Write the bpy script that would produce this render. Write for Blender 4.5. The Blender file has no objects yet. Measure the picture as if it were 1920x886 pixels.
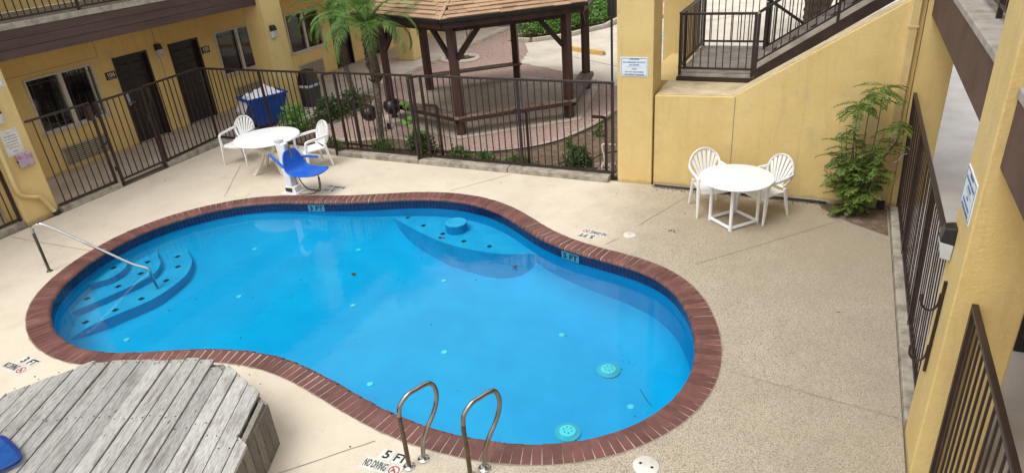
import bpy, bmesh, math, random
import numpy as np
from mathutils import Matrix, Vector

random.seed(7)
rng = np.random.default_rng(11)
S = bpy.context.scene
COL = S.collection
R = math.radians

# ---------------------------------------------------------------- camera
cam_d = bpy.data.cameras.new("camera")
cam_d.sensor_width = 36.0
cam_d.lens = 36.0 * 1261.48 / 1920.0
cam_d.clip_start = 0.05
cam_d.clip_end = 800
cam = bpy.data.objects.new("camera", cam_d)
COL.objects.link(cam)
CAMR = ((0.90450669, 0.41976507, -0.07526581), (0.12753762, -0.43466962, -0.89151359), (-0.40694202, 0.79678078, -0.44669741))
cam.matrix_world = Matrix(((CAMR[0][0], -CAMR[1][0], -CAMR[2][0], 0),
                           (CAMR[0][1], -CAMR[1][1], -CAMR[2][1], 0),
                           (CAMR[0][2], -CAMR[1][2], -CAMR[2][2], 4.6),
                           (0, 0, 0, 1)))
S.camera = cam

# ---------------------------------------------------------------- sky, sun, exposure
SUN_AZ, SUN_EL = R(205), R(62)
W = bpy.data.worlds.new("World")
S.world = W
W.use_nodes = True
wn, wl = W.node_tree.nodes, W.node_tree.links
wn.clear()
sky = wn.new("ShaderNodeTexSky")
sky.sky_type = 'NISHITA'
sky.sun_disc = False
sky.sun_elevation = SUN_EL
sky.sun_rotation = SUN_AZ
sky.air_density = 1.0
sky.dust_density = 6.0
sky.ozone_density = 1.0
hs = wn.new("ShaderNodeHueSaturation")      # overcast: the blue washed out of the sky
hs.inputs['Saturation'].default_value = 0.22
bg = wn.new("ShaderNodeBackground")
bg.inputs['Strength'].default_value = 0.15
wo = wn.new("ShaderNodeOutputWorld")
wl.new(sky.outputs[0], hs.inputs['Color'])
cl = wn.new("ShaderNodeMix")                 # an even cloud layer over the clear sky
cl.data_type = 'RGBA'
cl.inputs[0].default_value = 0.55
cl.inputs[7].default_value = (6.6, 6.7, 6.85, 1)
wl.new(hs.outputs[0], cl.inputs[6])
wl.new(cl.outputs[2], bg.inputs['Color'])
wl.new(bg.outputs[0], wo.inputs['Surface'])
sun_d = bpy.data.lights.new("sun", 'SUN')
sun_d.energy = 0.95
sun_d.angle = R(30)
sun_d.color = (1.0, 0.965, 0.91)
sun = bpy.data.objects.new("sun", sun_d)
COL.objects.link(sun)
sdir = Vector((math.sin(SUN_AZ) * math.cos(SUN_EL), math.cos(SUN_AZ) * math.cos(SUN_EL), math.sin(SUN_EL)))
sun.rotation_euler = sdir.to_track_quat('Z', 'Y').to_euler()
sun.location = (0, 0, 30)
S.view_settings.view_transform = 'Standard'
S.view_settings.look = 'None'
S.view_settings.gamma = 1.0
S.view_settings.exposure = 0.55
S.cycles.max_bounces = 8
S.cycles.transparent_max_bounces = 12
S.cycles.caustics_refractive = False
S.cycles.caustics_reflective = False

# ---------------------------------------------------------------- materials
def nt(m):
    m.use_nodes = True
    n, l = m.node_tree.nodes, m.node_tree.links
    n.clear()
    out = n.new("ShaderNodeOutputMaterial")
    b = n.new("ShaderNodeBsdfPrincipled")
    l.new(b.outputs[0], out.inputs[0])
    return n, l, b, out

def coords(n, l, obj, stretch=(1, 1, 1)):
    if obj:
        src = n.new("ShaderNodeTexCoord").outputs['Object']
    else:
        src = n.new("ShaderNodeNewGeometry").outputs['Position']
    mp = n.new("ShaderNodeMapping")
    mp.inputs['Scale'].default_value = stretch
    l.new(src, mp.inputs[0])
    return mp.outputs[0]

def noise(n, l, vec, scale, detail=6, rough=.6):
    t = n.new("ShaderNodeTexNoise")
    t.inputs['Scale'].default_value = scale
    t.inputs['Detail'].default_value = detail
    t.inputs['Roughness'].default_value = rough
    l.new(vec, t.inputs['Vector'])
    return t.outputs['Fac']

def ramp(n, l, fac, stops):
    r = n.new("ShaderNodeValToRGB")
    e = r.color_ramp.elements
    while len(e) < len(stops):
        e.new(.5)
    for k, (p, c) in enumerate(stops):
        e[k].position = p
        e[k].color = (c, c, c, 1) if not hasattr(c, '__len__') else (*c, 1)
    l.new(fac, r.inputs[0])
    return r.outputs[0]

def mix(n, l, fac, a, b, mode='MIX'):
    m = n.new("ShaderNodeMix")
    m.data_type = 'RGBA'
    m.blend_type = mode
    for sock, val in ((m.inputs[0], fac), (m.inputs[6], a), (m.inputs[7], b)):
        if isinstance(val, (int, float)):
            sock.default_value = val
        elif isinstance(val, tuple):
            sock.default_value = (*val, 1)
        else:
            l.new(val, sock)
    return m.outputs[2]

def vary(n, l, col, amt, sat=0):
    oi = n.new("ShaderNodeObjectInfo")
    mr = n.new("ShaderNodeMapRange")
    mr.inputs['To Min'].default_value = 1 - amt
    mr.inputs['To Max'].default_value = 1 + amt
    l.new(oi.outputs['Random'], mr.inputs['Value'])
    h = n.new("ShaderNodeHueSaturation")
    l.new(mr.outputs[0], h.inputs['Value'])
    l.new(col, h.inputs['Color'])
    return h.outputs[0]

def bumpn(n, l, b, h, strength, dist=.01, prev=None):
    bp = n.new("ShaderNodeBump")
    bp.inputs['Strength'].default_value = strength
    bp.inputs['Distance'].default_value = dist
    l.new(h, bp.inputs['Height'])
    if prev is not None:
        l.new(prev, bp.inputs['Normal'])
    l.new(bp.outputs[0], b.inputs['Normal'])
    return bp.outputs[0]

def mat(name, col, rough=.6, metal=0., col2=None, nscale=4, lo=.4, hi=.65, bump=0, bscale=60, bdist=.01, obj=False,
        stretch=(1, 1, 1), var=0, spec=.5):
    m = bpy.data.materials.new(name)
    n, l, b, out = nt(m)
    b.inputs['Roughness'].default_value = rough
    b.inputs['Metallic'].default_value = metal
    b.inputs['Specular IOR Level'].default_value = spec
    vec = coords(n, l, obj, stretch)
    c2 = col2 or tuple(x * .8 for x in col)
    f = ramp(n, l, noise(n, l, vec, nscale), [(lo, 0.), (hi, 1.)])
    c = mix(n, l, f, col, c2)
    if var:
        c = vary(n, l, c, var)
    l.new(c, b.inputs['Base Color'])
    if bump:
        bumpn(n, l, b, noise(n, l, vec, bscale, 4), bump, bdist)
    return m

def stucco(name, col, col2, bs=.45):
    m = bpy.data.materials.new(name)
    n, l, b, out = nt(m)
    b.inputs['Roughness'].default_value = .85
    b.inputs['Specular IOR Level'].default_value = .25
    vec = coords(n, l, False)
    f = ramp(n, l, noise(n, l, vec, 1.3, 8, .65), [(.35, 0.), (.7, 1.)])
    c = mix(n, l, f, col, col2)
    vs = coords(n, l, False, (3.0, 3.0, .35))            # faint vertical weathering runs
    f2 = ramp(n, l, noise(n, l, vs, 3, 6, .7), [(.52, 0.), (.75, .55)])
    c = mix(n, l, f2, c, tuple(x * .70 for x in col))
    f5 = ramp(n, l, noise(n, l, vec, 2.3, 9, .75), [(.54, 0.), (.72, .6)])
    c = mix(n, l, f5, c, (.50, .41, .25))
    f6 = ramp(n, l, noise(n, l, vs, 7, 8, .75), [(.64, 0.), (.78, .45)])
    c = mix(n, l, f6, c, (.34, .26, .14))
    f3 = ramp(n, l, noise(n, l, vec, 60, 3), [(.4, 0.), (.75, .35)])
    c = mix(n, l, f3, c, tuple(x * .7 for x in col))
    # dirt splashed up the lowest hand's breadth of the wall
    sx = n.new("ShaderNodeSeparateXYZ")
    g = n.new("ShaderNodeNewGeometry")
    l.new(g.outputs['Position'], sx.inputs[0])
    ad = n.new("ShaderNodeMath"); ad.operation = 'MULTIPLY_ADD'
    ad.inputs[1].default_value = .16; ad.inputs[2].default_value = -.055
    l.new(noise(n, l, vec, 5, 6), ad.inputs[0])
    sb = n.new("ShaderNodeMath"); sb.operation = 'SUBTRACT'
    l.new(sx.outputs['Z'], sb.inputs[0]); l.new(ad.outputs[0], sb.inputs[1])
    f4 = ramp(n, l, sb.outputs[0], [(0., .5), (.05, 0.)])
    c = mix(n, l, f4, c, (.30, .22, .12))
    l.new(c, b.inputs['Base Color'])
    h1 = noise(n, l, vec, 42, 3, .5)
    p = bumpn(n, l, b, h1, bs, .009)
    bumpn(n, l, b, noise(n, l, vec, 9, 4), .2, .02, p)
    return m

YEL, YEL2 = (.745, .57, .255), (.65, .475, .185)
M = {}
M['stucco'] = stucco('yellow_stucco', YEL, YEL2)
M['stucco_rough'] = stucco('yellow_stucco_facade', (.82, .60, .245), (.75, .53, .20), .3)
M['pipe'] = mat('painted_pipe', (.70, .55, .27), .55, col2=(.60, .45, .19), nscale=3)
M['metal'] = mat('brown_painted_steel', (.023, .0135, .0115), .40, col2=(.038, .022, .018), nscale=6, bump=.1, bscale=90, bdist=.002)
M['beam'] = mat('brown_painted_boards', (.085, .047, .037), .62, col2=(.055, .030, .024), nscale=3, bump=.25, bscale=30, obj=False, stretch=(1, .25, 3))
M['fascia'] = mat('brown_stucco_beam', (.115, .062, .045), .7, col2=(.075, .042, .032), nscale=2, bump=.3, bscale=60)
M['concrete'] = mat('grey_concrete', (.42, .39, .34), .85, col2=(.28, .25, .21), nscale=5, bump=.3, bscale=45)
M['kerb'] = mat('kerb_concrete', (.40, .36, .29), .9, col2=(.17, .15, .12), nscale=6, lo=.42, hi=.7, bump=.45, bscale=35)
M['walk'] = mat('walkway_concrete', (.56, .50, .43), .85, col2=(.44, .385, .33), nscale=1.6, bump=.15, bscale=50)
M['rwalk'] = mat('right_walkway_concrete', (.60, .57, .54), .75, col2=(.50, .47, .44), nscale=1.6, bump=.12, bscale=50)
M['lot'] = mat('parking_concrete', (.62, .56, .47), .85, col2=(.50, .45, .37), nscale=1.0, bump=.12, bscale=30)
M['soil'] = mat('bare_soil', (.135, .088, .055), .95, col2=(.28, .21, .15), nscale=7, lo=.45, hi=.75, bump=.8, bscale=22, bdist=.03)
M['ground'] = mat('earth', (.22, .18, .13), .95, nscale=3, bump=.3, bscale=10)
M['paver'] = mat('brick_paver', (.37, .245, .21), .85, col2=(.42, .32, .275), nscale=9, bump=.2, bscale=70)
M['paverbed'] = mat('paver_sand', (.30, .23, .18), .95, nscale=20)
M['mortar'] = mat('coping_mortar', (.60, .47, .41), .9, col2=(.40, .29, .25), nscale=12, bump=.3, bscale=80)
M['white'] = mat('white_plastic', (.87, .88, .88), .38, col2=(.82, .825, .82), nscale=5)
M['whiteleg'] = mat('dull_white_plastic', (.74, .70, .60), .45, col2=(.62, .57, .46), nscale=9)
M['blue'] = mat('blue_plastic', (.012, .13, .62), .32, col2=(.010, .10, .50), nscale=6)
M['binblue'] = mat('cart_blue', (.008, .075, .42), .4, col2=(.006, .06, .34), nscale=4)
M['netblue'] = mat('net_rim_blue', (.005, .03, .20), .35)
M['linen'] = mat('white_linen', (.80, .82, .86), .85, nscale=8, bump=.3, bscale=30, col2=(.74, .77, .82))
M['steel'] = mat('stainless_tube', (.36, .345, .33), .24, 1.0, col2=(.26, .235, .20), nscale=5)
M['steeldark'] = mat('brown_steel_tube', (.17, .145, .11), .32, 1.0, col2=(.12, .092, .06), nscale=7)  # darker, browner steel for the upright posts
M['chrome'] = mat('bright_steel', (.62, .62, .60), .18, 1.0, col2=(.5, .5, .48), nscale=6)
M['black'] = mat('black_plastic', (.015, .015, .016), .4)
M['blackmetal'] = mat('black_enamel', (.012, .012, .012), .38, spec=.6)
M['rubber'] = mat('rubber', (.02, .02, .02), .7)
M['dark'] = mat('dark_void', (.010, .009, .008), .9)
M['frame'] = mat('window_frame', (.62, .58, .50), .5, col2=(.50, .46, .38), nscale=8)
M['door'] = mat('dark_brown_door', (.016, .0115, .0095), .45, col2=(.026, .018, .014), nscale=3, bump=.15, bscale=40, stretch=(1, 1, .2))
M['ac'] = mat('ac_grille', (.50, .44, .31), .6, col2=(.42, .36, .25), nscale=8)
M['coping'] = mat('worn_ledge', (.66, .56, .36), .9, col2=(.40, .32, .20), nscale=4, lo=.35, hi=.75, bump=.3, bscale=40)
M['curtain'] = mat('curtain', (.10, .10, .095), .9, nscale=6)
M['sign'] = mat('sign_white', (.74, .80, .86), .45, col2=(.70, .76, .82), nscale=6)
M['signink'] = mat('sign_blue_ink', (.05, .15, .33), .6)
M['redink'] = mat('sign_red_ink', (.50, .12, .12), .6)
M['tilewhite'] = mat('white_tile', (.68, .67, .62), .4, col2=(.58, .56, .50), nscale=10)
M['ink'] = mat('black_ink', (.018, .018, .02), .5)
M['red'] = mat('red_ink', (.42, .05, .06), .5)
M['lampglass'] = mat('lamp_lens', (.62, .66, .70), .2)
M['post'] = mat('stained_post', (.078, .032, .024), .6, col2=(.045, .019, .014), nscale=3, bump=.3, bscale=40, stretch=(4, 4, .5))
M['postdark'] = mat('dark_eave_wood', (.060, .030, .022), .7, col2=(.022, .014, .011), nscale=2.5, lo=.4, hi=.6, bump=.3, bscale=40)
M['bench'] = mat('bench_board', (.26, .19, .14), .75, col2=(.14, .085, .06), nscale=4, bump=.3, bscale=40)
M['shingle'] = mat('asphalt_shingle', (.40, .265, .16), .92, col2=(.30, .195, .115), nscale=60, bump=.4, bscale=250, bdist=.004, var=.16)
M['pad'] = mat('gazebo_slab', (.50, .42, .34), .9, col2=(.40, .33, .27), nscale=2, bump=.15, bscale=40)
M['pink'] = mat('faded_pink_box', (.42, .34, .41), .6, col2=(.40, .14, .24), nscale=14, lo=.5, hi=.6, obj=True)
M['yellowpaint'] = mat('yellow_kerb_paint', (.62, .36, .09), .7, col2=(.50, .30, .10), nscale=8, bump=.2, bscale=40)
M['bluepaint'] = mat('blue_ground_paint', (.12, .42, .72), .7, nscale=8)
M['trunk'] = mat('palm_trunk', (.24, .20, .165), .9, col2=(.09, .07, .055), nscale=22, lo=.4, hi=.6, bump=.8, bscale=35, bdist=.02)
M['trunkdark'] = mat('palm_boot', (.060, .040, .028), .95, col2=(.12, .085, .055), nscale=18, bump=.8, bscale=30, bdist=.02)
M['bark'] = mat('bark', (.17, .12, .09), .9, col2=(.10, .07, .05), nscale=14, bump=.6, bscale=40)
M['bag'] = mat('white_sack', (.62, .66, .72), .6, bump=.4, bscale=12, bdist=.05)
M['tan'] = mat('tan_pot', (.40, .30, .20), .8)
M['pinkcloth'] = mat('pink_bundle', (.70, .34, .32), .8, col2=(.75, .52, .24), nscale=5)
M['greybox'] = mat('grey_cabinet', (.45, .47, .50), .6)
M['signdark'] = mat('sign_back', (.055, .050, .045), .6)
M['leafdead'] = mat('dead_leaf', (.055, .035, .028), .8, col2=(.10, .065, .045), nscale=30)
M['stone'] = mat('gravel_stone', (.42, .37, .31), .9, col2=(.25, .21, .17), nscale=40)
M['rust'] = mat('red_brown_panel', (.10, .028, .024), .6, col2=(.06, .018, .016), nscale=12, bump=.4, bscale=30)

def leafmat(name, c1, c2, trans=.3, ns=5):
    m = bpy.data.materials.new(name)
    n, l, b, out = nt(m)
    b.inputs['Roughness'].default_value = .5
    b.inputs['Specular IOR Level'].default_value = .35
    vec = coords(n, l, False)
    f = ramp(n, l, noise(n, l, vec, ns, 4), [(.35, 0.), (.65, 1.)])
    c = mix(n, l, f, c1, c2)
    l.new(c, b.inputs['Base Color'])
    t = n.new("ShaderNodeBsdfTranslucent")
    l.new(c, t.inputs[0])
    ms = n.new("ShaderNodeMixShader")
    ms.inputs[0].default_value = trans
    l.new(b.outputs[0], ms.inputs[1]); l.new(t.outputs[0], ms.inputs[2])
    l.new(ms.outputs[0], out.inputs[0])
    return m
M['palmleaf'] = leafmat('palm_leaf', (.25, .41, .105), (.13, .26, .062), .42)
M['shrubleaf'] = leafmat('pinnate_leaf', (.048, .12, .026), (.19, .27, .042), .35, 5)
M['hedgeleaf'] = leafmat('hedge_leaf', (.13, .30, .035), (.085, .22, .03), .3, 3)
M['paleleaf'] = leafmat('pale_leaf', (.36, .46, .24), (.22, .36, .12), .3, 5)
M['coverleaf'] = leafmat('ground_leaf', (.09, .20, .025), (.055, .13, .025), .3, 8)
M['limeleaf'] = leafmat('lime_leaf', (.20, .42, .09), (.16, .36, .06), .35, 8)
M['darkleaf'] = leafmat('dark_leaf', (.035, .085, .022), (.055, .12, .03), .25, 8)

def glassmat():
    m = bpy.data.materials.new('window_glass')
    n, l, b, out = nt(m)
    t = n.new("ShaderNodeBsdfTransparent"); t.inputs[0].default_value = (.55, .58, .58, 1)
    g = n.new("ShaderNodeBsdfGlossy"); g.inputs['Roughness'].default_value = .03
    fr = n.new("ShaderNodeFresnel"); fr.inputs[0].default_value = 1.6
    ms = n.new("ShaderNodeMixShader")
    l.new(fr.outputs[0], ms.inputs[0]); l.new(t.outputs[0], ms.inputs[1]); l.new(g.outputs[0], ms.inputs[2])
    l.new(ms.outputs[0], out.inputs[0])
    return m
M['glass'] = glassmat()

def watermat():
    m = bpy.data.materials.new('pool_water')
    n, l, b, out = nt(m)
    t = n.new("ShaderNodeBsdfTransparent"); t.inputs[0].default_value = (.36, .92, 1.0, 1)
    g = n.new("ShaderNodeBsdfGlossy"); g.inputs['Roughness'].default_value = .015
    g.inputs[0].default_value = (1, 1, 1, 1)
    fr = n.new("ShaderNodeFresnel"); fr.inputs[0].default_value = 1.35
    vec = coords(n, l, False)
    bp = n.new("ShaderNodeBump"); bp.inputs['Strength'].default_value = .085; bp.inputs['Distance'].default_value = .02
    l.new(noise(n, l, coords(n, l, False, (1, 2.2, 1)), 4.0, 4, .55), bp.inputs['Height'])
    l.new(bp.outputs[0], g.inputs['Normal']); l.new(bp.outputs[0], fr.inputs['Normal'])
    ms = n.new("ShaderNodeMixShader")
    l.new(fr.outputs[0], ms.inputs[0]); l.new(t.outputs[0], ms.inputs[1]); l.new(g.outputs[0], ms.inputs[2])
    l.new(ms.outputs[0], out.inputs[0])
    return m
M['water'] = watermat()
M['plaster'] = mat('blue_pool_plaster', (.005, .385, .66), .7, col2=(.008, .44, .71), nscale=1.6, bump=.05, bscale=8)
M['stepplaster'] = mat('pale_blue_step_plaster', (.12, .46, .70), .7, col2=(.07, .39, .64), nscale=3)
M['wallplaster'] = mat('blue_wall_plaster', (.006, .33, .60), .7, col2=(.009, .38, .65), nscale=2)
M['tile'] = mat('navy_tile', (.008, .013, .060), .18, col2=(.012, .02, .09), nscale=12, lo=.45, hi=.55)
M['tilelight'] = mat('light_blue_tile', (.05, .28, .42), .25)
M['fitting'] = mat('pale_fitting', (.62, .86, .84), .5)
M['drain'] = mat('drain_ring', (.22, .52, .56), .5)

def brickmat():
    m = bpy.data.materials.new('coping_brick')
    n, l, b, out = nt(m)
    b.inputs['Roughness'].default_value = .62
    vec = coords(n, l, False)
    f = ramp(n, l, noise(n, l, vec, 9, 6), [(.35, 0.), (.7, 1.)])
    c = mix(n, l, f, (.165, .066, .053), (.125, .050, .042))
    f = ramp(n, l, noise(n, l, vec, 70, 3), [(.55, 0.), (.72, .5)])
    c = mix(n, l, f, c, (.075, .030, .028))
    f = ramp(n, l, noise(n, l, vec, 2.2, 6), [(.52, 0.), (.75, .35)])
    c = mix(n, l, f, c, (.30, .17, .14))
    c = vary(n, l, c, .24)
    l.new(c, b.inputs['Base Color'])
    bumpn(n, l, b, noise(n, l, vec, 60, 5), .35, .006)
    return m
M['brick'] = brickmat()

def deckmat():
    m = bpy.data.materials.new('pebbled_pool_deck')
    n, l, b, out = nt(m)
    b.inputs['Roughness'].default_value = .88
    b.inputs['Specular IOR Level'].default_value = .25
    vec = coords(n, l, False)
    big = ramp(n, l, noise(n, l, vec, .9, 8, .65), [(.38, 0.), (.68, 1.)])
    c = mix(n, l, big, (.67, .595, .48), (.60, .525, .415))
    # worn patches where the pebble aggregate shows (right hand side of the deck, and the near edge)
    sx = n.new("ShaderNodeSeparateXYZ"); l.new(vec, sx.inputs[0])
    a = n.new("ShaderNodeMapRange"); a.inputs['From Min'].default_value = -4.2; a.inputs['From Max'].default_value = -.6
    a.inputs['To Min'].default_value = 0; a.inputs['To Max'].default_value = 1
    l.new(sx.outputs['X'], a.inputs['Value'])
    ad = n.new("ShaderNodeMath"); ad.operation = 'MULTIPLY_ADD'; ad.inputs[1].default_value = .9
    l.new(noise(n, l, vec, 1.1, 6, .6), ad.inputs[0]); 
    off = n.new("ShaderNodeMath"); off.operation = 'SUBTRACT'; off.inputs[1].default_value = .45
    l.new(a.outputs[0], off.inputs[0]); l.new(off.outputs[0], ad.inputs[2])
    wear = ramp(n, l, ad.outputs[0], [(.15, .06), (.62, 1.)])
    vo = n.new("ShaderNodeTexVoronoi"); vo.inputs['Scale'].default_value = 105; vo.feature = 'F1'
    vo.inputs['Randomness'].default_value = 1.0
    l.new(vec, vo.inputs['Vector'])
    peb = ramp(n, l, vo.outputs['Distance'], [(.35, 0.), (.75, 1.)])
    mm = n.new("ShaderNodeMath"); mm.operation = 'MULTIPLY'; l.new(peb, mm.inputs[0]); l.new(wear, mm.inputs[1])
    c = mix(n, l, mm.outputs[0], c, (.27, .23, .175))
    pc = ramp(n, l, vo.outputs['Color'], [(.2, 0.), (.9, .35)])
    mm2 = n.new("ShaderNodeMath"); mm2.operation = 'MULTIPLY'; l.new(pc, mm2.inputs[0]); l.new(wear, mm2.inputs[1])
    c = mix(n, l, mm2.outputs[0], c, (.42, .34, .24))
    # right kerb: grime with the building's shade painted in; far right corner: grime
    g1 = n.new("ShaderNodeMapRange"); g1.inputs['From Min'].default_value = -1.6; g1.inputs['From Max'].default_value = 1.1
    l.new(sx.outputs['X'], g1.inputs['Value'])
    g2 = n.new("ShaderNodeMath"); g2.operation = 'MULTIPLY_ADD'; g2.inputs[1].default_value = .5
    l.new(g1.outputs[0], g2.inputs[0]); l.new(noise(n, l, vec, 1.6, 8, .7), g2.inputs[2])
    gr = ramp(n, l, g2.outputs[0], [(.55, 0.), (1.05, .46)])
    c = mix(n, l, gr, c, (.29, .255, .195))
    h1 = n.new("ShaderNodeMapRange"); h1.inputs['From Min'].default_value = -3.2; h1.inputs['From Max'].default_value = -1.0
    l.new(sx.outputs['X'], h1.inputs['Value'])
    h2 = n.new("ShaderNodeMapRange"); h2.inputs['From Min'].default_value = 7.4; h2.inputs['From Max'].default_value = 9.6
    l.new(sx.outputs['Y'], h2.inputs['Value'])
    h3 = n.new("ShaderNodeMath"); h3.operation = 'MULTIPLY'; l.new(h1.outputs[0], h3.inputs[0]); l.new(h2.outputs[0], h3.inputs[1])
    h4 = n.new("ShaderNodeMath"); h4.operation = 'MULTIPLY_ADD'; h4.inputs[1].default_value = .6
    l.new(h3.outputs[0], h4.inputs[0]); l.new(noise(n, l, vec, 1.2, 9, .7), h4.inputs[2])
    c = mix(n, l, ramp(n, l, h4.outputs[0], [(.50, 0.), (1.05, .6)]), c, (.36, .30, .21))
    st = ramp(n, l, noise(n, l, vec, 2.7, 9, .72), [(.57, 0.), (.74, .5)])
    c = mix(n, l, st, c, (.38, .32, .23))
    st2 = ramp(n, l, noise(n, l, vec, 11, 8, .75), [(.62, 0.), (.76, .35)])
    c = mix(n, l, st2, c, (.30, .255, .19))
    l.new(c, b.inputs['Base Color'])
    inv = n.new("ShaderNodeMath"); inv.operation = 'MULTIPLY'; inv.inputs[1].default_value = -1
    l.new(mm.outputs[0], inv.inputs[0])
    p = bumpn(n, l, b, inv.outputs[0], .55, .008)
    bumpn(n, l, b, noise(n, l, vec, 40, 5), .18, .006, p)
    return m
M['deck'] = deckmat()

def plankmat(name, ca, cb, cs):
    m = bpy.data.materials.new(name)
    n, l, b, out = nt(m)
    b.inputs['Roughness'].default_value = .85
    b.inputs['Specular IOR Level'].default_value = .2
    tc = n.new("ShaderNodeTexCoord")
    oi = n.new("ShaderNodeObjectInfo")
    sc = n.new("ShaderNodeVectorMath"); sc.operation = 'SCALE'; sc.inputs['Scale'].default_value = 37.0
    cx = n.new("ShaderNodeCombineXYZ"); l.new(oi.outputs['Random'], cx.inputs[0]); l.new(oi.outputs['Random'], cx.inputs[1])
    l.new(cx.outputs[0], sc.inputs[0])
    ad = n.new("ShaderNodeVectorMath"); ad.operation = 'ADD'
    l.new(tc.outputs['Object'], ad.inputs[0]); l.new(sc.outputs[0], ad.inputs[1])
    def mp(s):
        k = n.new("ShaderNodeMapping"); k.inputs['Scale'].default_value = s; l.new(ad.outputs[0], k.inputs[0]); return k.outputs[0]
    grain = noise(n, l, mp((1.2, 26, 10)), 4, 8, .7)
    c = mix(n, l, ramp(n, l, grain, [(.3, 0.), (.7, 1.)]), ca, cb)
    fine = ramp(n, l, noise(n, l, mp((2.5, 80, 20)), 5, 5, .6), [(.50, 0.), (.62, .85)])
    c = mix(n, l, fine, c, cs)
    stain = ramp(n, l, noise(n, l, mp((.9, 5, 1)), 2.2, 6, .7), [(.50, 0.), (.68, .75)])
    c = mix(n, l, stain, c, (.16, .14, .115))
    vo = n.new("ShaderNodeTexVoronoi"); vo.inputs['Scale'].default_value = 3.2; l.new(mp((.8, 2.2, 1)), vo.inputs['Vector'])
    kn = ramp(n, l, vo.outputs['Distance'], [(.045, .85), (.10, 0.)])
    c = mix(n, l, kn, c, (.09, .07, .055))
    c = vary(n, l, c, .2)
    l.new(c, b.inputs['Base Color'])
    bumpn(n, l, b, grain, .55, .008)
    return m
M['plank'] = plankmat('weathered_plank', (.545, .535, .51), (.35, .34, .315), (.10, .09, .075))
M['sideboard'] = plankmat('stained_side_board', (.34, .315, .28), (.22, .20, .17), (.075, .064, .052))
M['benchgrey'] = plankmat('grey_bench_board', (.36, .32, .28), (.25, .215, .18), (.12, .10, .08))

def netmat():
    m = bpy.data.materials.new('blue_net')
    n, l, b, out = nt(m)
    b.inputs['Base Color'].default_value = (.008, .10, .40, 1)
    b.inputs['Roughness'].default_value = .45
    t = n.new("ShaderNodeBsdfTransparent"); t.inputs[0].default_value = (.25, .5, .9, 1)
    ms = n.new("ShaderNodeMixShader"); ms.inputs[0].default_value = .5
    l.new(b.outputs[0], ms.inputs[1]); l.new(t.outputs[0], ms.inputs[2]); l.new(ms.outputs[0], out.inputs[0])
    return m
M['net'] = netmat()

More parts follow.
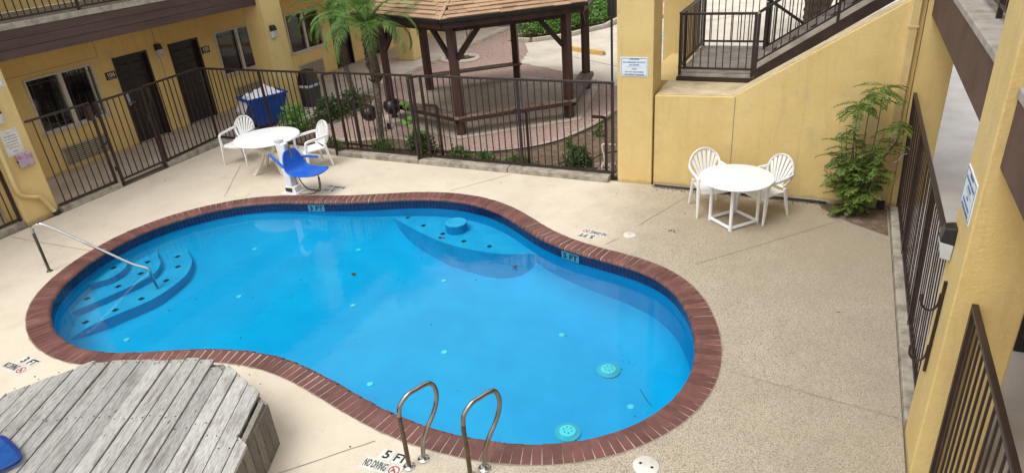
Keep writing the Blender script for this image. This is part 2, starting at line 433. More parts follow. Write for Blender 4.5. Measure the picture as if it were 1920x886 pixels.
# ---------------------------------------------------------------- mesh helpers
WM = {}
class MB:
    def __init__(s): s.v, s.f = [], []
    def add(s, vs, fs):
        o = len(s.v); s.v += [tuple(map(float, p)) for p in vs]; s.f += [tuple(o + i for i in f) for f in fs]; return s
    def box(s, x0, x1, y0, y1, z0, z1):
        return s.add([(x0, y0, z0), (x1, y0, z0), (x1, y1, z0), (x0, y1, z0), (x0, y0, z1), (x1, y0, z1), (x1, y1, z1), (x0, y1, z1)],
                     [(0, 3, 2, 1), (4, 5, 6, 7), (0, 1, 5, 4), (1, 2, 6, 5), (2, 3, 7, 6), (3, 0, 4, 7)])
    def bar(s, p, q, w, h=None, up=(0, 0, 1)):
        h = w if h is None else h
        p, q = Vector(p), Vector(q); d = (q - p).normalized(); up = Vector(up)
        if abs(d.dot(up)) > .99: up = Vector((0, 1, 0))
        a = d.cross(up).normalized() * (w / 2); b = a.cross(d).normalized() * (h / 2)
        vs = [e + i * a + j * b for e in (p, q) for i, j in ((-1, -1), (1, -1), (1, 1), (-1, 1))]
        return s.add(vs, [(3, 2, 1, 0), (4, 5, 6, 7), (0, 1, 5, 4), (1, 2, 6, 5), (2, 3, 7, 6), (3, 0, 4, 7)])
    def tube(s, pts, r, n=8, closed=False, flat=1.0):
        P = [Vector(p) for p in pts]; k = len(P)
        rs = r if hasattr(r, '__len__') else [r] * k
        T = []
        for i in range(k):
            a = P[(i - 1) % k] if (closed or i) else P[0]; b = P[(i + 1) % k] if (closed or i < k - 1) else P[-1]
            T.append((b - a).normalized())
        u = T[0].cross(Vector((0, 0, 1)))
        if u.length < .05: u = T[0].cross(Vector((0, 1, 0)))
        u.normalize(); vs = []
        for i in range(k):
            u = (u - T[i] * u.dot(T[i])).normalized(); w = T[i].cross(u)
            for j in range(n):
                a = 2 * math.pi * j / n
                vs.append(P[i] + rs[i] * (math.cos(a) * u + flat * math.sin(a) * w))
        fs = []
        for i in range(k if closed else k - 1):
            a, b = i * n, ((i + 1) % k) * n
            for j in range(n): fs.append((a + j, a + (j + 1) % n, b + (j + 1) % n, b + j))
        if not closed: fs += [tuple(range(n - 1, -1, -1)), tuple((k - 1) * n + j for j in range(n))]
        return s.add(vs, fs)
    def prism(s, poly, z0, z1):
        n = len(poly)
        z0 = z0 if hasattr(z0, '__len__') else [z0] * n; z1 = z1 if hasattr(z1, '__len__') else [z1] * n
        vs = [(x, y, z) for (x, y), z in zip(poly, z0)] + [(x, y, z) for (x, y), z in zip(poly, z1)]
        return s.add(vs, [tuple(range(n - 1, -1, -1)), tuple(range(n, 2 * n))] + [(i, (i + 1) % n, n + (i + 1) % n, n + i) for i in range(n)])
    def prismy(s, poly, y0, y1):            # polygon in x,z swept along y
        n = len(poly)
        vs = [(x, y0, z) for x, z in poly] + [(x, y1, z) for x, z in poly]
        return s.add(vs, [tuple(range(n)), tuple(range(2 * n - 1, n - 1, -1))] + [(n + i, n + (i + 1) % n, (i + 1) % n, i) for i in range(n)])
    def lathe(s, prof, c=(0, 0, 0), n=20):
        vs, fs = [], []
        for r, z in prof:
            for j in range(n):
                a = 2 * math.pi * j / n; vs.append((c[0] + r * math.cos(a), c[1] + r * math.sin(a), c[2] + z))
        for i in range(len(prof) - 1):
            for j in range(n): fs.append((i * n + j, i * n + (j + 1) % n, (i + 1) * n + (j + 1) % n, (i + 1) * n + j))
        fs += [tuple(range(n - 1, -1, -1)), tuple((len(prof) - 1) * n + j for j in range(n))]
        return s.add(vs, fs)
    def mesh(s, name, m=None, inv=None, smooth=False, fix=True):
        me = bpy.data.meshes.new(name)
        vs = s.v if inv is None else [tuple(inv @ Vector(p)) for p in s.v]
        me.from_pydata(vs, [], s.f)
        if fix:
            bm = bmesh.new(); bm.from_mesh(me); bmesh.ops.recalc_face_normals(bm, faces=bm.faces); bm.to_mesh(me); bm.free()
        if m is not None: me.materials.append(m)
        if smooth:
            me.polygons.foreach_set('use_smooth', [True] * len(me.polygons))
            me.set_sharp_from_angle(angle=R(40))
        me.update()
        return me
    def build(s, name, m, parent=None, smooth=False, local=False, bevel=0, fix=True):
        inv = None
        if parent is not None and not local: inv = WM.get(parent.name, Matrix()).inverted()
        o = bpy.data.objects.new(name, s.mesh(name, M[m] if isinstance(m, str) else m, inv, smooth, fix))
        COL.objects.link(o)
        if parent is not None:
            o.parent = parent; WM[o.name] = WM.get(parent.name, Matrix())
        if bevel:
            bv = o.modifiers.new('bevel', 'BEVEL'); bv.width = bevel; bv.segments = 2; bv.limit_method = 'ANGLE'
        return o

def obj_of(me, name, parent, loc=(0, 0, 0), rot=(0, 0, 0), scl=(1, 1, 1)):
    o = bpy.data.objects.new(name, me); COL.objects.link(o)
    o.parent = parent; o.location = loc; o.rotation_euler = rot; o.scale = scl
    if parent is not None: WM[o.name] = WM.get(parent.name, Matrix())
    return o

def tag(o, label, cat, group=None):
    o['label'] = label; o['category'] = cat
    if group: o['group'] = group
    return o
def struct(o): o['kind'] = 'structure'; return o
def stuff(o): o['kind'] = 'stuff'; return o
def thing(name, label, cat, loc=(0, 0, 0), rz=0, group=None, rx=0):
    o = bpy.data.objects.new(name, None); COL.objects.link(o)
    o.empty_display_size = .2; o.location = loc; o.rotation_euler = (rx, 0, rz)
    WM[o.name] = Matrix.Translation(loc) @ Matrix.Rotation(rz, 4, 'Z') @ Matrix.Rotation(rx, 4, 'X')
    return tag(o, label, cat, group)
def dup(root, loc, rz, label, group=None):
    r = root.copy(); COL.objects.link(r); r.location = loc; r.rotation_euler = (0, 0, rz); r['label'] = label
    if group: r['group'] = group
    def rec(src, dst):
        for ch in list(src.children):
            c = ch.copy(); COL.objects.link(c); c.parent = dst; rec(ch, c)
    rec(root, r)
    return r

def arc(c, r, a0, a1, n, plane='xy', h=0):
    out = []
    for i in range(n + 1):
        a = R(a0 + (a1 - a0) * i / n)
        x, y = c[0] + r * math.cos(a), c[1] + r * math.sin(a)
        out.append((x, y, h) if plane == 'xy' else ((x, h, y) if plane == 'xz' else (h, x, y)))
    return out
def smoothpts(pts, sub=6, closed=False):
    P = [Vector(p) for p in pts]; n = len(P); out = []
    for i in range(n if closed else n - 1):
        g = (lambda k: P[k % n]) if closed else (lambda k: P[min(max(k, 0), n - 1)])
        a, b, c, d = g(i - 1), g(i), g(i + 1), g(i + 2)
        for j in range(sub):
            t = j / sub
            out.append(.5 * ((2 * b) + (c - a) * t + (2 * a - 5 * b + 4 * c - d) * t * t + (3 * b - a - 3 * c + d) * t ** 3))
    if not closed: out.append(P[-1])
    return out
def text_mesh(body, size, m, thick=.0, bold=.0, sx=1.0, align='CENTER'):
    cu = bpy.data.curves.new('lettering', 'FONT'); cu.body = body; cu.size = size; cu.align_x = align; cu.align_y = 'CENTER'
    cu.extrude = thick; cu.offset = bold; cu.resolution_u = 2
    t = bpy.data.objects.new('lettering', cu); COL.objects.link(t)
    dg = bpy.context.evaluated_depsgraph_get(); dg.update()
    me = bpy.data.meshes.new_from_object(t.evaluated_get(dg))
    COL.objects.unlink(t); bpy.data.objects.remove(t)
    me.materials.clear(); me.materials.append(M[m])
    if sx != 1.0:
        for v in me.vertices: v.co.x *= sx
    return me

def leaves(P, D, N, L, Wd):
    """rhombic leaves: base P, direction D, normal hint N, length L, width Wd (arrays) -> verts, faces"""
    D = D / (np.linalg.norm(D, axis=1, keepdims=True) + 1e-9)
    X = np.cross(D, N); X /= (np.linalg.norm(X, axis=1, keepdims=True) + 1e-9)
    Z = np.cross(X, D)
    L = np.asarray(L).reshape(-1, 1); Wd = np.asarray(Wd).reshape(-1, 1)
    V = np.stack([P, P + D * L * .45 + X * Wd / 2 - Z * L * .04, P + D * L - Z * L * .10, P + D * L * .45 - X * Wd / 2 - Z * L * .04], 1).reshape(-1, 3)
    F = np.arange(len(V)).reshape(-1, 4)
    return V, F
def leafobj(name, V, F, m, parent=None):
    inv = None
    if parent is not None:
        iv = np.array(WM.get(parent.name, Matrix()).inverted()); V = V @ iv[:3, :3].T + iv[:3, 3]
    me = bpy.data.meshes.new(name); me.from_pydata(V.tolist(), [], F.tolist()); me.materials.append(M[m]); me.update()
    o = bpy.data.objects.new(name, me); COL.objects.link(o)
    if parent is not None: o.parent = parent; WM[o.name] = WM.get(parent.name, Matrix())
    return o
def rand_dirs(n, up=.3):
    d = rng.normal(size=(n, 3)); d[:, 2] = d[:, 2] * .7 + up
    return d / np.linalg.norm(d, axis=1, keepdims=True)
def fill_poly(name, rings, z, m, zf=None):
    """flat sheet: outer ring first, then holes"""
    bm = bmesh.new(); es = []
    for rg in rings:
        vs = [bm.verts.new((x, y, z if zf is None else zf(x, y))) for x, y in rg]
        es += [bm.edges.new((vs[i], vs[(i + 1) % len(vs)])) for i in range(len(vs))]
    bmesh.ops.triangle_fill(bm, use_beauty=True, use_dissolve=False, edges=es)
    bmesh.ops.recalc_face_normals(bm, faces=bm.faces)
    for f in bm.faces:
        if f.normal.z < 0: f.normal_flip()
    me = bpy.data.meshes.new(name); bm.to_mesh(me); bm.free()
    me.materials.append(M[m])
    o = bpy.data.objects.new(name, me); COL.objects.link(o)
    return o
def clip_convex(poly, clip):
    out = poly
    n = len(clip)
    for i in range(n):
        a, b = clip[i], clip[(i + 1) % n]; inp, out = out, []
        if not inp: break
        side = lambda p: (b[0] - a[0]) * (p[1] - a[1]) - (b[1] - a[1]) * (p[0] - a[0])
        for j in range(len(inp)):
            p, q = inp[j], inp[(j + 1) % len(inp)]; sp, sq = side(p), side(q)
            if sp >= 0: out.append(p)
            if sp * sq < 0:
                t = sp / (sp - sq); out.append((p[0] + t * (q[0] - p[0]), p[1] + t * (q[1] - p[1])))
    return out
def inside(p, poly):
    x, y = p; c = False; n = len(poly)
    for i in range(n):
        (x0, y0), (x1, y1) = poly[i], poly[(i + 1) % n]
        if (y0 > y) != (y1 > y) and x < (x1 - x0) * (y - y0) / (y1 - y0) + x0: c = not c
    return c

# ================================================================ THE GROUND AND THE POOL
M['jointdirt'] = mat('joint_dirt', (.31, .26, .195), .95, nscale=8)
CF = [[-5.7769, 6.3057], [-3.7445, -1.7411], [-2.8263, 2.3536], [-0.0423, -0.1797], [0.0472, -0.2423], [0.1376, -0.3545],
      [-0.2602, -0.1051], [-0.0294, -0.1474], [-0.0001, 0.1444], [0.0161, 0.0339], [0.0024, -0.0405], [-0.0114, 0.0442],
      [0.0043, 0.0685], [-0.0126, -0.009], [-0.0206, -0.0102], [-0.0004, 0.0133], [0.0124, -0.0045], [-0.0076, 0.0006],
      [-0.0048, -0.0168], [0.0013, 0.0059], [0.0019, 0.0044]]
def pool_curve(n, dense=2400):
    t = np.linspace(0, 2 * np.pi, dense, endpoint=False)
    B = [np.ones_like(t)]
    for k in range(1, 11): B += [np.cos(k * t), np.sin(k * t)]
    P = np.stack(B, 1) @ np.array(CF)
    if .5 * np.sum(P[:, 0] * np.roll(P[:, 1], -1) - np.roll(P[:, 0], -1) * P[:, 1]) < 0: P = P[::-1]
    Q = np.vstack([P, P[:1]]); s = np.r_[0, np.cumsum(np.hypot(*np.diff(Q, axis=0).T))]
    u = np.linspace(0, s[-1], n, endpoint=False)
    C = np.stack([np.interp(u, s, Q[:, 0]), np.interp(u, s, Q[:, 1])], 1)
    T = np.roll(C, -1, 0) - np.roll(C, 1, 0); T /= np.hypot(*T.T)[:, None]
    return C, np.stack([T[:, 1], -T[:, 0]], 1), s[-1]        # counter-clockwise, normals outward
NP = 320
PC, PN, PLEN = pool_curve(NP)
CW = .28
ring = lambda off: [tuple(p) for p in (PC + PN * off)]
zfloor = lambda x, y=6.3: -.60 - .056 * (x + 9.5) + .03 * (y - 6.5)
WATER = -.185

struct(fill_poly('ground', [[(-300, -300), (300, -300), (300, 300), (-300, 300)], ring(-.02)], -.03, 'ground'))
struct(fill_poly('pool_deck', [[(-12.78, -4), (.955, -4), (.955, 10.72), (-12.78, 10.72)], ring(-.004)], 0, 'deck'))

pool = thing('swimming_pool', 'curved blue swimming pool edged with red brick coping', 'swimming pool', (-5.8, 6.3, 0))
def loft(rings, closed=True):
    mb = MB(); n = len(rings[0])
    vs = [p for r in rings for p in r]; fs = []
    for k in range(len(rings) - 1):
        for i in range(n):
            j = (i + 1) % n
            fs.append((k * n + i, k * n + j, (k + 1) * n + j, (k + 1) * n + i))
    return mb.add(vs, fs)
def r3(off, zf): return [(x, y, zf(x, y) if callable(zf) else zf) for x, y in ring(off)]
loft([r3(0, .001), r3(-CW + .048, .001), r3(-CW + .018, -.022), r3(-CW + .014, -.05), r3(-CW + .02, -.052)]).build('mortar_bed', 'mortar', pool)
WO = -CW + .02
cj = MB(); JN = 640; JC, JNn, _ = pool_curve(JN)
jo = [JC[i] + JNn[i] * (.006 + .010 * abs(math.sin(i * .37) * math.sin(i * .113)) + random.uniform(0, .008)) for i in range(JN)]
cj.add([(*p, .0035) for p in JC] + [(*p, .0035) for p in jo], [(i, (i + 1) % JN, JN + (i + 1) % JN, JN + i) for i in range(JN)])
cj.build('coping_joint', 'jointdirt', pool, fix=False)  # ragged dirt along the coping, its edge shadow painted in with it
loft([r3(WO, -.05), r3(WO, -.20)]).build('tile_grout', 'wallplaster', pool)
tb = MB()
nt_ = int(PLEN / .068); TC, TN, _ = pool_curve(nt_)
TC = TC + TN * (WO - .001)
for i in range(nt_):
    a, b = TC[i], TC[(i + 1) % nt_]; d = (b - a); L_ = np.hypot(*d); d = d / L_; n_ = -TN[i]
    for z0, z1 in ((-.122, -.060), (-.188, -.126)):
        p0, p1 = a + d * .003, a + d * (L_ - .003); q0, q1 = p0 + n_ * .006, p1 + n_ * .006
        tb.add([(*p0, z0), (*p1, z0), (*p1, z1), (*p0, z1), (*q0, z0), (*q1, z0), (*q1, z1), (*q0, z1)],
               [(4, 5, 6, 7), (0, 1, 5, 4), (1, 2, 6, 5), (2, 3, 7, 6), (3, 0, 4, 7)])
stuff(tb.build('waterline_tile', 'tile', pool, fix=False))
ir = lambda off, dz: [(x, y, zfloor(x, y) + dz) for x, y in ring(off)]
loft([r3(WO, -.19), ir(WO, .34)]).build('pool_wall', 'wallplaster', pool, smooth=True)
loft([ir(WO, .34), ir(WO - .04, .25), ir(WO - .10, .175), ir(WO - .19, .105), ir(WO - .31, .05), ir(WO - .45, .014), ir(WO - .60, 0)]).build('pool_cove', 'plaster', pool, smooth=True)
fl = fill_poly('pool_floor', [[tuple(p) for p in ring(WO - .60)]], 0, 'plaster', zf=zfloor)
fl.parent = pool; fl.location = (5.8, -6.3, 0); WM[fl.name] = WM[pool.name]

# coping: one brick mesh, one object for each brick round the rim
nb = int(round(PLEN / .0985)); BC, BN, _ = pool_curve(nb)
prof = [(0, -.05), (0, .006), (-.235, .006), (-.262, -.001), (-.278, -.018), (-.283, -.036), (-.276, -.05)]
bw = .0433; bm_ = MB()
nn = len(prof)
bm_.add([(-bw, y, z) for y, z in prof] + [(bw, y, z) for y, z in prof],
        [tuple(range(nn)), tuple(range(2 * nn - 1, nn - 1, -1))] + [(nn + i, nn + (i + 1) % nn, (i + 1) % nn, i) for i in range(nn)])
bme = bm_.mesh('brick', M['brick'])
bv = bmesh.new(); bv.from_mesh(bme)
for i in range(nb):
    a = math.atan2(-BN[i][0], BN[i][1])
    obj_of(bme, 'brick', pool, (BC[i][0] + 5.8, BC[i][1] - 6.3, random.uniform(-.003, .003)), (random.uniform(-.006, .006), 0, a + random.uniform(-.012, .012)),
           (random.uniform(.97, 1.03), random.uniform(.985, 1.015), 1))
bv.free()

# the steps under water on the left
def step(curve, ext, z, zb=-1.15):
    pts = [(p.x, p.y) for p in smoothpts([(x, y, 0) for x, y in curve], 8)] + ext
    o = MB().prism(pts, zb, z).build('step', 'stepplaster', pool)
    return o
def diamond(mb, x, y, z, s=.055, a=None):
    a = random.uniform(-.12, .12) + R(45) if a is None else a
    pts = [(x + s * math.cos(a + k * math.pi / 2), y + s * math.sin(a + k * math.pi / 2)) for k in range(4)]
    mb.prism(pts, z - .004, z + .004)
STEPS = [([(-10.75, 6.50), (-10.67, 6.41), (-10.50, 6.22), (-10.26, 6.04), (-10.08, 5.81), (-10.05, 5.54), (-10.2, 5.33), (-10.33, 5.08), (-10.5, 4.9)], [(-11.2, 4.9), (-11.2, 6.6)], -.285,
          [(-10.50, 6.0), (-10.31, 5.81), (-10.36, 5.55)]),
         ([(-10.75, 7.15), (-10.58, 6.96), (-10.42, 6.73), (-10.13, 6.49), (-9.86, 6.32), (-9.66, 6.05), (-9.63, 5.78), (-9.68, 5.48), (-9.79, 5.03), (-9.91, 4.62), (-10.1, 4.3)],
          [(-11.2, 4.3), (-11.2, 7.2)], -.387, [(-10.45, 6.47), (-10.11, 6.27), (-9.87, 5.94), (-9.86, 5.52), (-10.01, 5.09)]),
         ([(-10.5, 7.65), (-10.34, 7.41), (-10.22, 7.20), (-9.95, 6.94), (-9.59, 6.7), (-9.36, 6.45), (-9.2, 6.14), (-9.13, 5.57), (-9.28, 5.07), (-9.4, 4.66), (-9.37, 4.32), (-9.4, 3.9)],
          [(-11.2, 3.9), (-11.2, 7.7)], -.489, [(-10.25, 6.93), (-9.95, 6.71), (-9.63, 6.44), (-9.42, 6.03), (-9.32, 5.48), (-9.43, 5.11), (-9.57, 4.72)])]
SHT = [(-6.66, 9.0), (-6.2, 8.79), (-5.7, 8.6), (-5.22, 8.46), (-4.72, 8.42)]
LIGHTS = [(-8.85, 4.79), (-4.99, 5.37), (-4.41, 6.3), (-3.05, 7.26), (-5.31, 7.86), (-6.27, 6.74), (-8.12, 6.26), (-7.2, 8.16), (-8.97, 7.51), (-1.77, 6.26)]
for c_, e_, z_, t_ in STEPS:
    so = step(c_, e_, z_)
    for x, y in t_:
        m_ = MB(); diamond(m_, x, y, z_); m_.build('step_tile', 'ink', so)
# the shelf with a round seat on the far side
shelf = MB().prism([(p.x, p.y) for p in smoothpts([(-7.5, 9.05, 0), (-7.16, 9.0, 0), (-6.97, 8.95, 0), (-6.65, 8.79, 0), (-6.01, 8.5, 0), (-5.48, 8.31, 0), (-5.02, 8.24, 0), (-4.55, 8.23, 0), (-4.16, 8.32, 0), (-3.7, 8.5, 0)], 8)]
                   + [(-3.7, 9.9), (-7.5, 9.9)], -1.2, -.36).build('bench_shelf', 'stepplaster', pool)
for x, y in SHT:
    m_ = MB(); diamond(m_, x, y, -.36, .05, R(20)); m_.build('step_tile', 'ink', shelf)
M['seatlit'] = mat('lit_seat_top', (.30, .56, .80), .7, col2=(.20, .46, .74), nscale=6)  # seat top paler than its side: the shading painted into the colour
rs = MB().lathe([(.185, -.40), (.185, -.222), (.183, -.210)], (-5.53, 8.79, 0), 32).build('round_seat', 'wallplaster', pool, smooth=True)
MB().lathe([(.186, -.212), (.180, -.203), (.165, -.199)], (-5.53, 8.79, 0), 32).build('seat_top', 'seatlit', rs, smooth=True)
for x, y in LIGHTS:
    z = zfloor(x, y)
    MB().lathe([(.042, z), (.042, z + .010), (.03, z + .016)], (x, y, 0), 14).build('floor_fitting', 'fitting', pool)
for x, y in ((-2.22, 6.79), (-2.33, 5.57)):
    z = zfloor(x, y)
    d = MB().lathe([(.155, z), (.155, z + .012), (.10, z + .02)], (x, y, 0), 28).build('main_drain', 'drain', pool)
    MB().lathe([(.098, z + .012), (.098, z + .034), (.07, z + .042)], (x, y, 0), 24).build('drain_cover', 'fitting', d)
    mm_ = MB()
    for k in range(6):
        a = k * 1.05; mm_.lathe([(.008, z + .041), (.008, z + .046)], (x + .05 * math.cos(a), y + .05 * math.sin(a), 0), 6)
    mm_.build('drain_hole', 'ink', d)
# depth plates let into the waterline tiles
def wall_plate(px, py, txt):
    k = int(np.argmin(np.hypot(PC[:, 0] - px, PC[:, 1] - py)))
    c = PC[k] + PN[k] * (WO - .010); a = math.atan2(-PN[k][0], PN[k][1])
    m_ = Matrix.Translation((c[0], c[1], -.128)) @ Matrix.Rotation(a, 4, 'Z')
    mb = MB(); mb.box(-.16, .16, -.004, .004, -.062, .062); mb.v = [tuple(m_ @ Vector(p)) for p in mb.v]
    pl = mb.build('depth_plate', 'tilelight', pool)
    t = text_mesh(txt, .115, 'ink', .001, .004, 1.25)
    o = bpy.data.objects.new('lettering', t); COL.objects.link(o); o.parent = pl
    o.matrix_local = WM[pool.name].inverted() @ m_ @ Matrix.Translation((0, -.006, 0)) @ Matrix.Rotation(R(90), 4, 'X')
wall_plate(-8.28, 8.62, '3 FT'); wall_plate(-3.18, 8.22, '5 FT')
water = fill_poly('pool_water', [ring(WO - .008)], WATER, 'water'); struct(water)

# bits of leaf lying on the pool floor
lv = MB()
def speck(x, y, z, s):
    a = random.uniform(0, 6.3); pts = [(x + s * random.uniform(.5, 1) * math.cos(a + k * 1.26), y + s * .6 * random.uniform(.5, 1) * math.sin(a + k * 1.26)) for k in range(5)]
    lv.prism(pts, z + .002, z + .012)
for cx, cy, sx, sy, n in ((-2.78, 7.8, .13, .10, 44), (-1.93, 7.6, .16, .14, 34), (-1.9, 7.2, .25, .2, 24), (-4, 6.2, 2.2, 1.5, 26), (-8, 6.2, 1.2, 1.2, 14), (-1.5, 6.4, .3, .4, 9)):
    for _ in range(n):
        x, y = random.gauss(cx, sx), random.gauss(cy, sy)
        if inside((x, y), ring(WO - .3)): speck(x, y, zfloor(x, y), random.uniform(.005, .015))
for _ in range(26): speck(random.gauss(-9.95, .08), random.gauss(7.22, .08), zfloor(-9.9, 7.2), random.uniform(.01, .02))
stuff(lv.build('leaf_litter', 'leafdead'))
def leaf_clump(x, y, z, s, label):
    mb = MB()
    for k in range(5):
        a = random.uniform(0, 6.3); cx, cy = x + random.uniform(-s, s) * .7, y + random.uniform(-s, s) * .5
        pts = [(cx + s * .6 * math.cos(a + j), cy + s * .38 * math.sin(a + j)) for j in (0, 1.1, 2.3, 3.4, 4.7)]
        mb.prism(pts, z + .004 + .006 * k, z + .009 + .006 * k)
    tag(mb.build('dead_leaf', 'leafdead'), label, 'leaf')
leaf_clump(-6.08, 6.70, WATER + .002, .055, 'dark dead leaf floating near the middle of the pool')
leaf_clump(-5.42, 8.13, WATER + .002, .05, 'brown leaf floating just in front of the round seat shelf')
leaf_clump(-3.88, 7.62, WATER + .002, .04, 'small brown leaf floating by the fence reflection')
tg = MB().tube([(-1.75, 6.6, zfloor(-1.75, 6.6) + .01), (-1.6, 6.42, zfloor(-1.6, 6.4) + .012), (-1.42, 6.25, zfloor(-1.4, 6.2) + .01)], .004, 5).build('twig', 'leafdead'); tag(tg, 'thin dark twig sunk near the right end of the pool', 'twig')

# deck joints: narrow sawn lines filled with dirt
def joint(a, b):
    a, b = Vector((*a, 0)), Vector((*b, 0)); d = (b - a).normalized(); n_ = Vector((-d.y, d.x, 0)) * .006
    pts = []; K = 8
    L1, L2 = [], []
    for i in range(K + 1):
        p = a.lerp(b, i / K) + n_ * random.uniform(-.9, .9)
        L1.append((p + n_ * random.uniform(.5, 1.1)).to_2d()); L2.append((p - n_ * random.uniform(.5, 1.1)).to_2d())
    mb = MB()
    for i in range(K):
        q = [L1[i], L1[i + 1], L2[i + 1], L2[i]]
        mb.add([(v.x, v.y, .004) for v in q], [(0, 1, 2, 3)])
    struct(mb.build('deck_joint', 'jointdirt', fix=False))
for a, b in (((-12.7, 5.69), (-10.62, 5.76)), ((-6.05, 9.55), (-5.3, 10.55)), ((-1.42, 8.15), (.9, 11.0 - .3)), ((-.60, 5.98), (.95, 5.79)),
             ((-4.3, 3.05), (-3.62, 3.8)), ((-2.46, 9.1), (-1.9, 10.6)), ((-2.62, 8.6), (-2.75, 8.36)), ((-10.2, 8.2), (-11.2, 9.6))):
    joint(a, b)
db = MB()
for _ in range(70):
    x, y = random.uniform(-12.4, .8), random.uniform(2.5, 10.4)
    if inside((x, y), ring(.05)): continue
    a = random.uniform(0, 6.3); s_ = random.uniform(.006, .018)
    db.prism([(x + s_ * random.uniform(.5, 1) * math.cos(a + k * 1.26), y + s_ * .7 * random.uniform(.5, 1) * math.sin(a + k * 1.26)) for k in range(5)], .001, .006)
for _ in range(26):
    x, y = random.gauss(-1.95, .05), random.gauss(9.05, .03)
    s_ = random.uniform(.004, .010); db.prism([(x + s_ * math.cos(k * 1.26), y + s_ * math.sin(k * 1.26)) for k in range(5)], .001, .005)
for _ in range(120):
    x, y = random.uniform(-2.6, .9), 10.62 - abs(random.gauss(0, .06))
    s_ = random.uniform(.004, .013); db.prism([(x + s_ * math.cos(k * 1.26), y + s_ * math.sin(k * 1.26)) for k in range(5)], .001, .007)
stuff(db.build('deck_litter', 'leafdead'))
# bare soil corner where the shrub grows
struct(fill_poly('planting_corner', [[(-.02, 10.64), (.04, 10.45), (.2, 10.25), (.45, 10.02), (.72, 9.85), (.93, 9.72), (.93, 10.64)]], .006, 'soil'))

# walkway, kerbs, soil bed, pavers, parking
WALK = [(-15.2, -6), (-13.02, -6), (-13.02, 10.9), (-12.22, 10.9), (-12.2, 14.0), (-12.25, 24.5), (-12.1, 30), (-15.2, 30)]
struct(fill_poly('walkway', [WALK], .004, 'walk'))
struct(MB().prism([(-12.22, 10.9), (-11.98, 10.9), (-11.98, 14.0), (-12.03, 24.5), (-11.85, 30), (-12.1, 30), (-12.25, 24.5), (-12.2, 14.0)], -.05, .012).build('walkway_edge', 'kerb'))
BED = [(-11.97, 10.86), (-3.0, 10.86), (-3.3, 15.6), (-3.9, 15.8), (-4.64, 14.83), (-4.83, 13.48), (-5.19, 12.5), (-5.81, 11.80), (-6.5, 11.52), (-7.32, 11.54), (-8.2, 11.75),
       (-8.57, 11.93), (-9.12, 11.83), (-9.9, 11.55), (-10.6, 11.75), (-11.05, 12.30), (-11.14, 12.99), (-11.2, 13.76), (-11.2, 14.4), (-11.4, 15.0), (-11.97, 15.1)]
EDGE = BED[4:]
struct(fill_poly('planting_bed', [BED], -.004, 'soil'))
struct(MB().tube(smoothpts([(x, y, .0) for x, y in EDGE], 4), .05, 6, flat=.8).build('path_edging', 'pad'))
PAV = [(-11.97, 15.1), (-11.4, 15.0), (-11.2, 14.4), (-11.2, 13.76), (-11.14, 12.99), (-11.05, 12.30), (-10.6, 11.75), (-9.9, 11.55), (-9.12, 11.83), (-8.57, 11.93), (-8.2, 11.75), (-7.32, 11.54),
       (-6.5, 11.52), (-5.81, 11.80), (-5.19, 12.5), (-4.83, 13.48), (-4.64, 14.83), (-3.9, 15.8), (-5.34, 17.07), (-7.17, 18.33), (-9.06, 19.29), (-9.5, 20.9), (-10.2, 22.2), (-11.0, 22.5), (-11.1, 26), (-12.0, 26)]
struct(fill_poly('paved_path', [PAV], 0.0, 'paverbed'))
pv = MB(); ca, sa = math.cos(R(28)), math.sin(R(28))
HEX = lambda r, k0=0: [(-7.83 + r * math.cos(R(-79.6 + 60 * k)), 14.91 + r * math.sin(R(-79.6 + 60 * k))) for k in range(6)]
PADP = HEX(2.85)
for i in range(-70, 70):
    for j in range(-110, 110):
        u, v = i * .205 + (.1 if j % 2 else 0), j * .105
        x, y = -8 + u * ca - v * sa, 17.5 + u * sa + v * ca
        if inside((x, y), PAV) and not inside((x, y), PADP):
            z = .010 + random.uniform(-.002, .002)
            q = [(x + a * ca - b * sa, y + a * sa + b * ca) for a, b in ((-.0975, -.0475), (.0975, -.0475), (.0975, .0475), (-.0975, .0475))]
            qi = [(x + (px - x) * .94, y + (py - y) * .88) for px, py in q]
            pv.add([(*p, 0) for p in q] + [(*p, z) for p in qi], [(4, 5, 6, 7), (0, 1, 5, 4), (1, 2, 6, 5), (2, 3, 7, 6), (3, 0, 4, 7)])
stuff(pv.build('paving_brick', 'paver', fix=False))
LOT = [(-3.9, 15.8), (-3.3, 15.6), (-3.3, 11.2), (2, 11.2), (60, 11.2), (60, 90), (-7.6, 90), (-7.6, 27.9), (-8.0, 25.2), (-9.0, 23.15), (-10.05, 22.3), (-10.2, 22.2), (-9.5, 20.9), (-9.06, 19.29), (-7.17, 18.33), (-5.34, 17.07)]
struct(fill_poly('parking_lot', [LOT], .004, 'lot'))
for a, b in (((-7.6, 20.2), (-3.4, 17.6)), ((-4.4, 20), (3, 24)), ((-6.2, 24.5), (-1, 31))):
    a3, b3 = Vector((*a, .008)), Vector((*b, .008)); d = (b3 - a3).normalized(); nn_ = Vector((-d.y, d.x, 0)) * .02
    struct(MB().add([a3 - nn_, b3 - nn_, b3 + nn_, a3 + nn_], [(0, 1, 2, 3)]).build('lot_joint', 'jointdirt', fix=False))
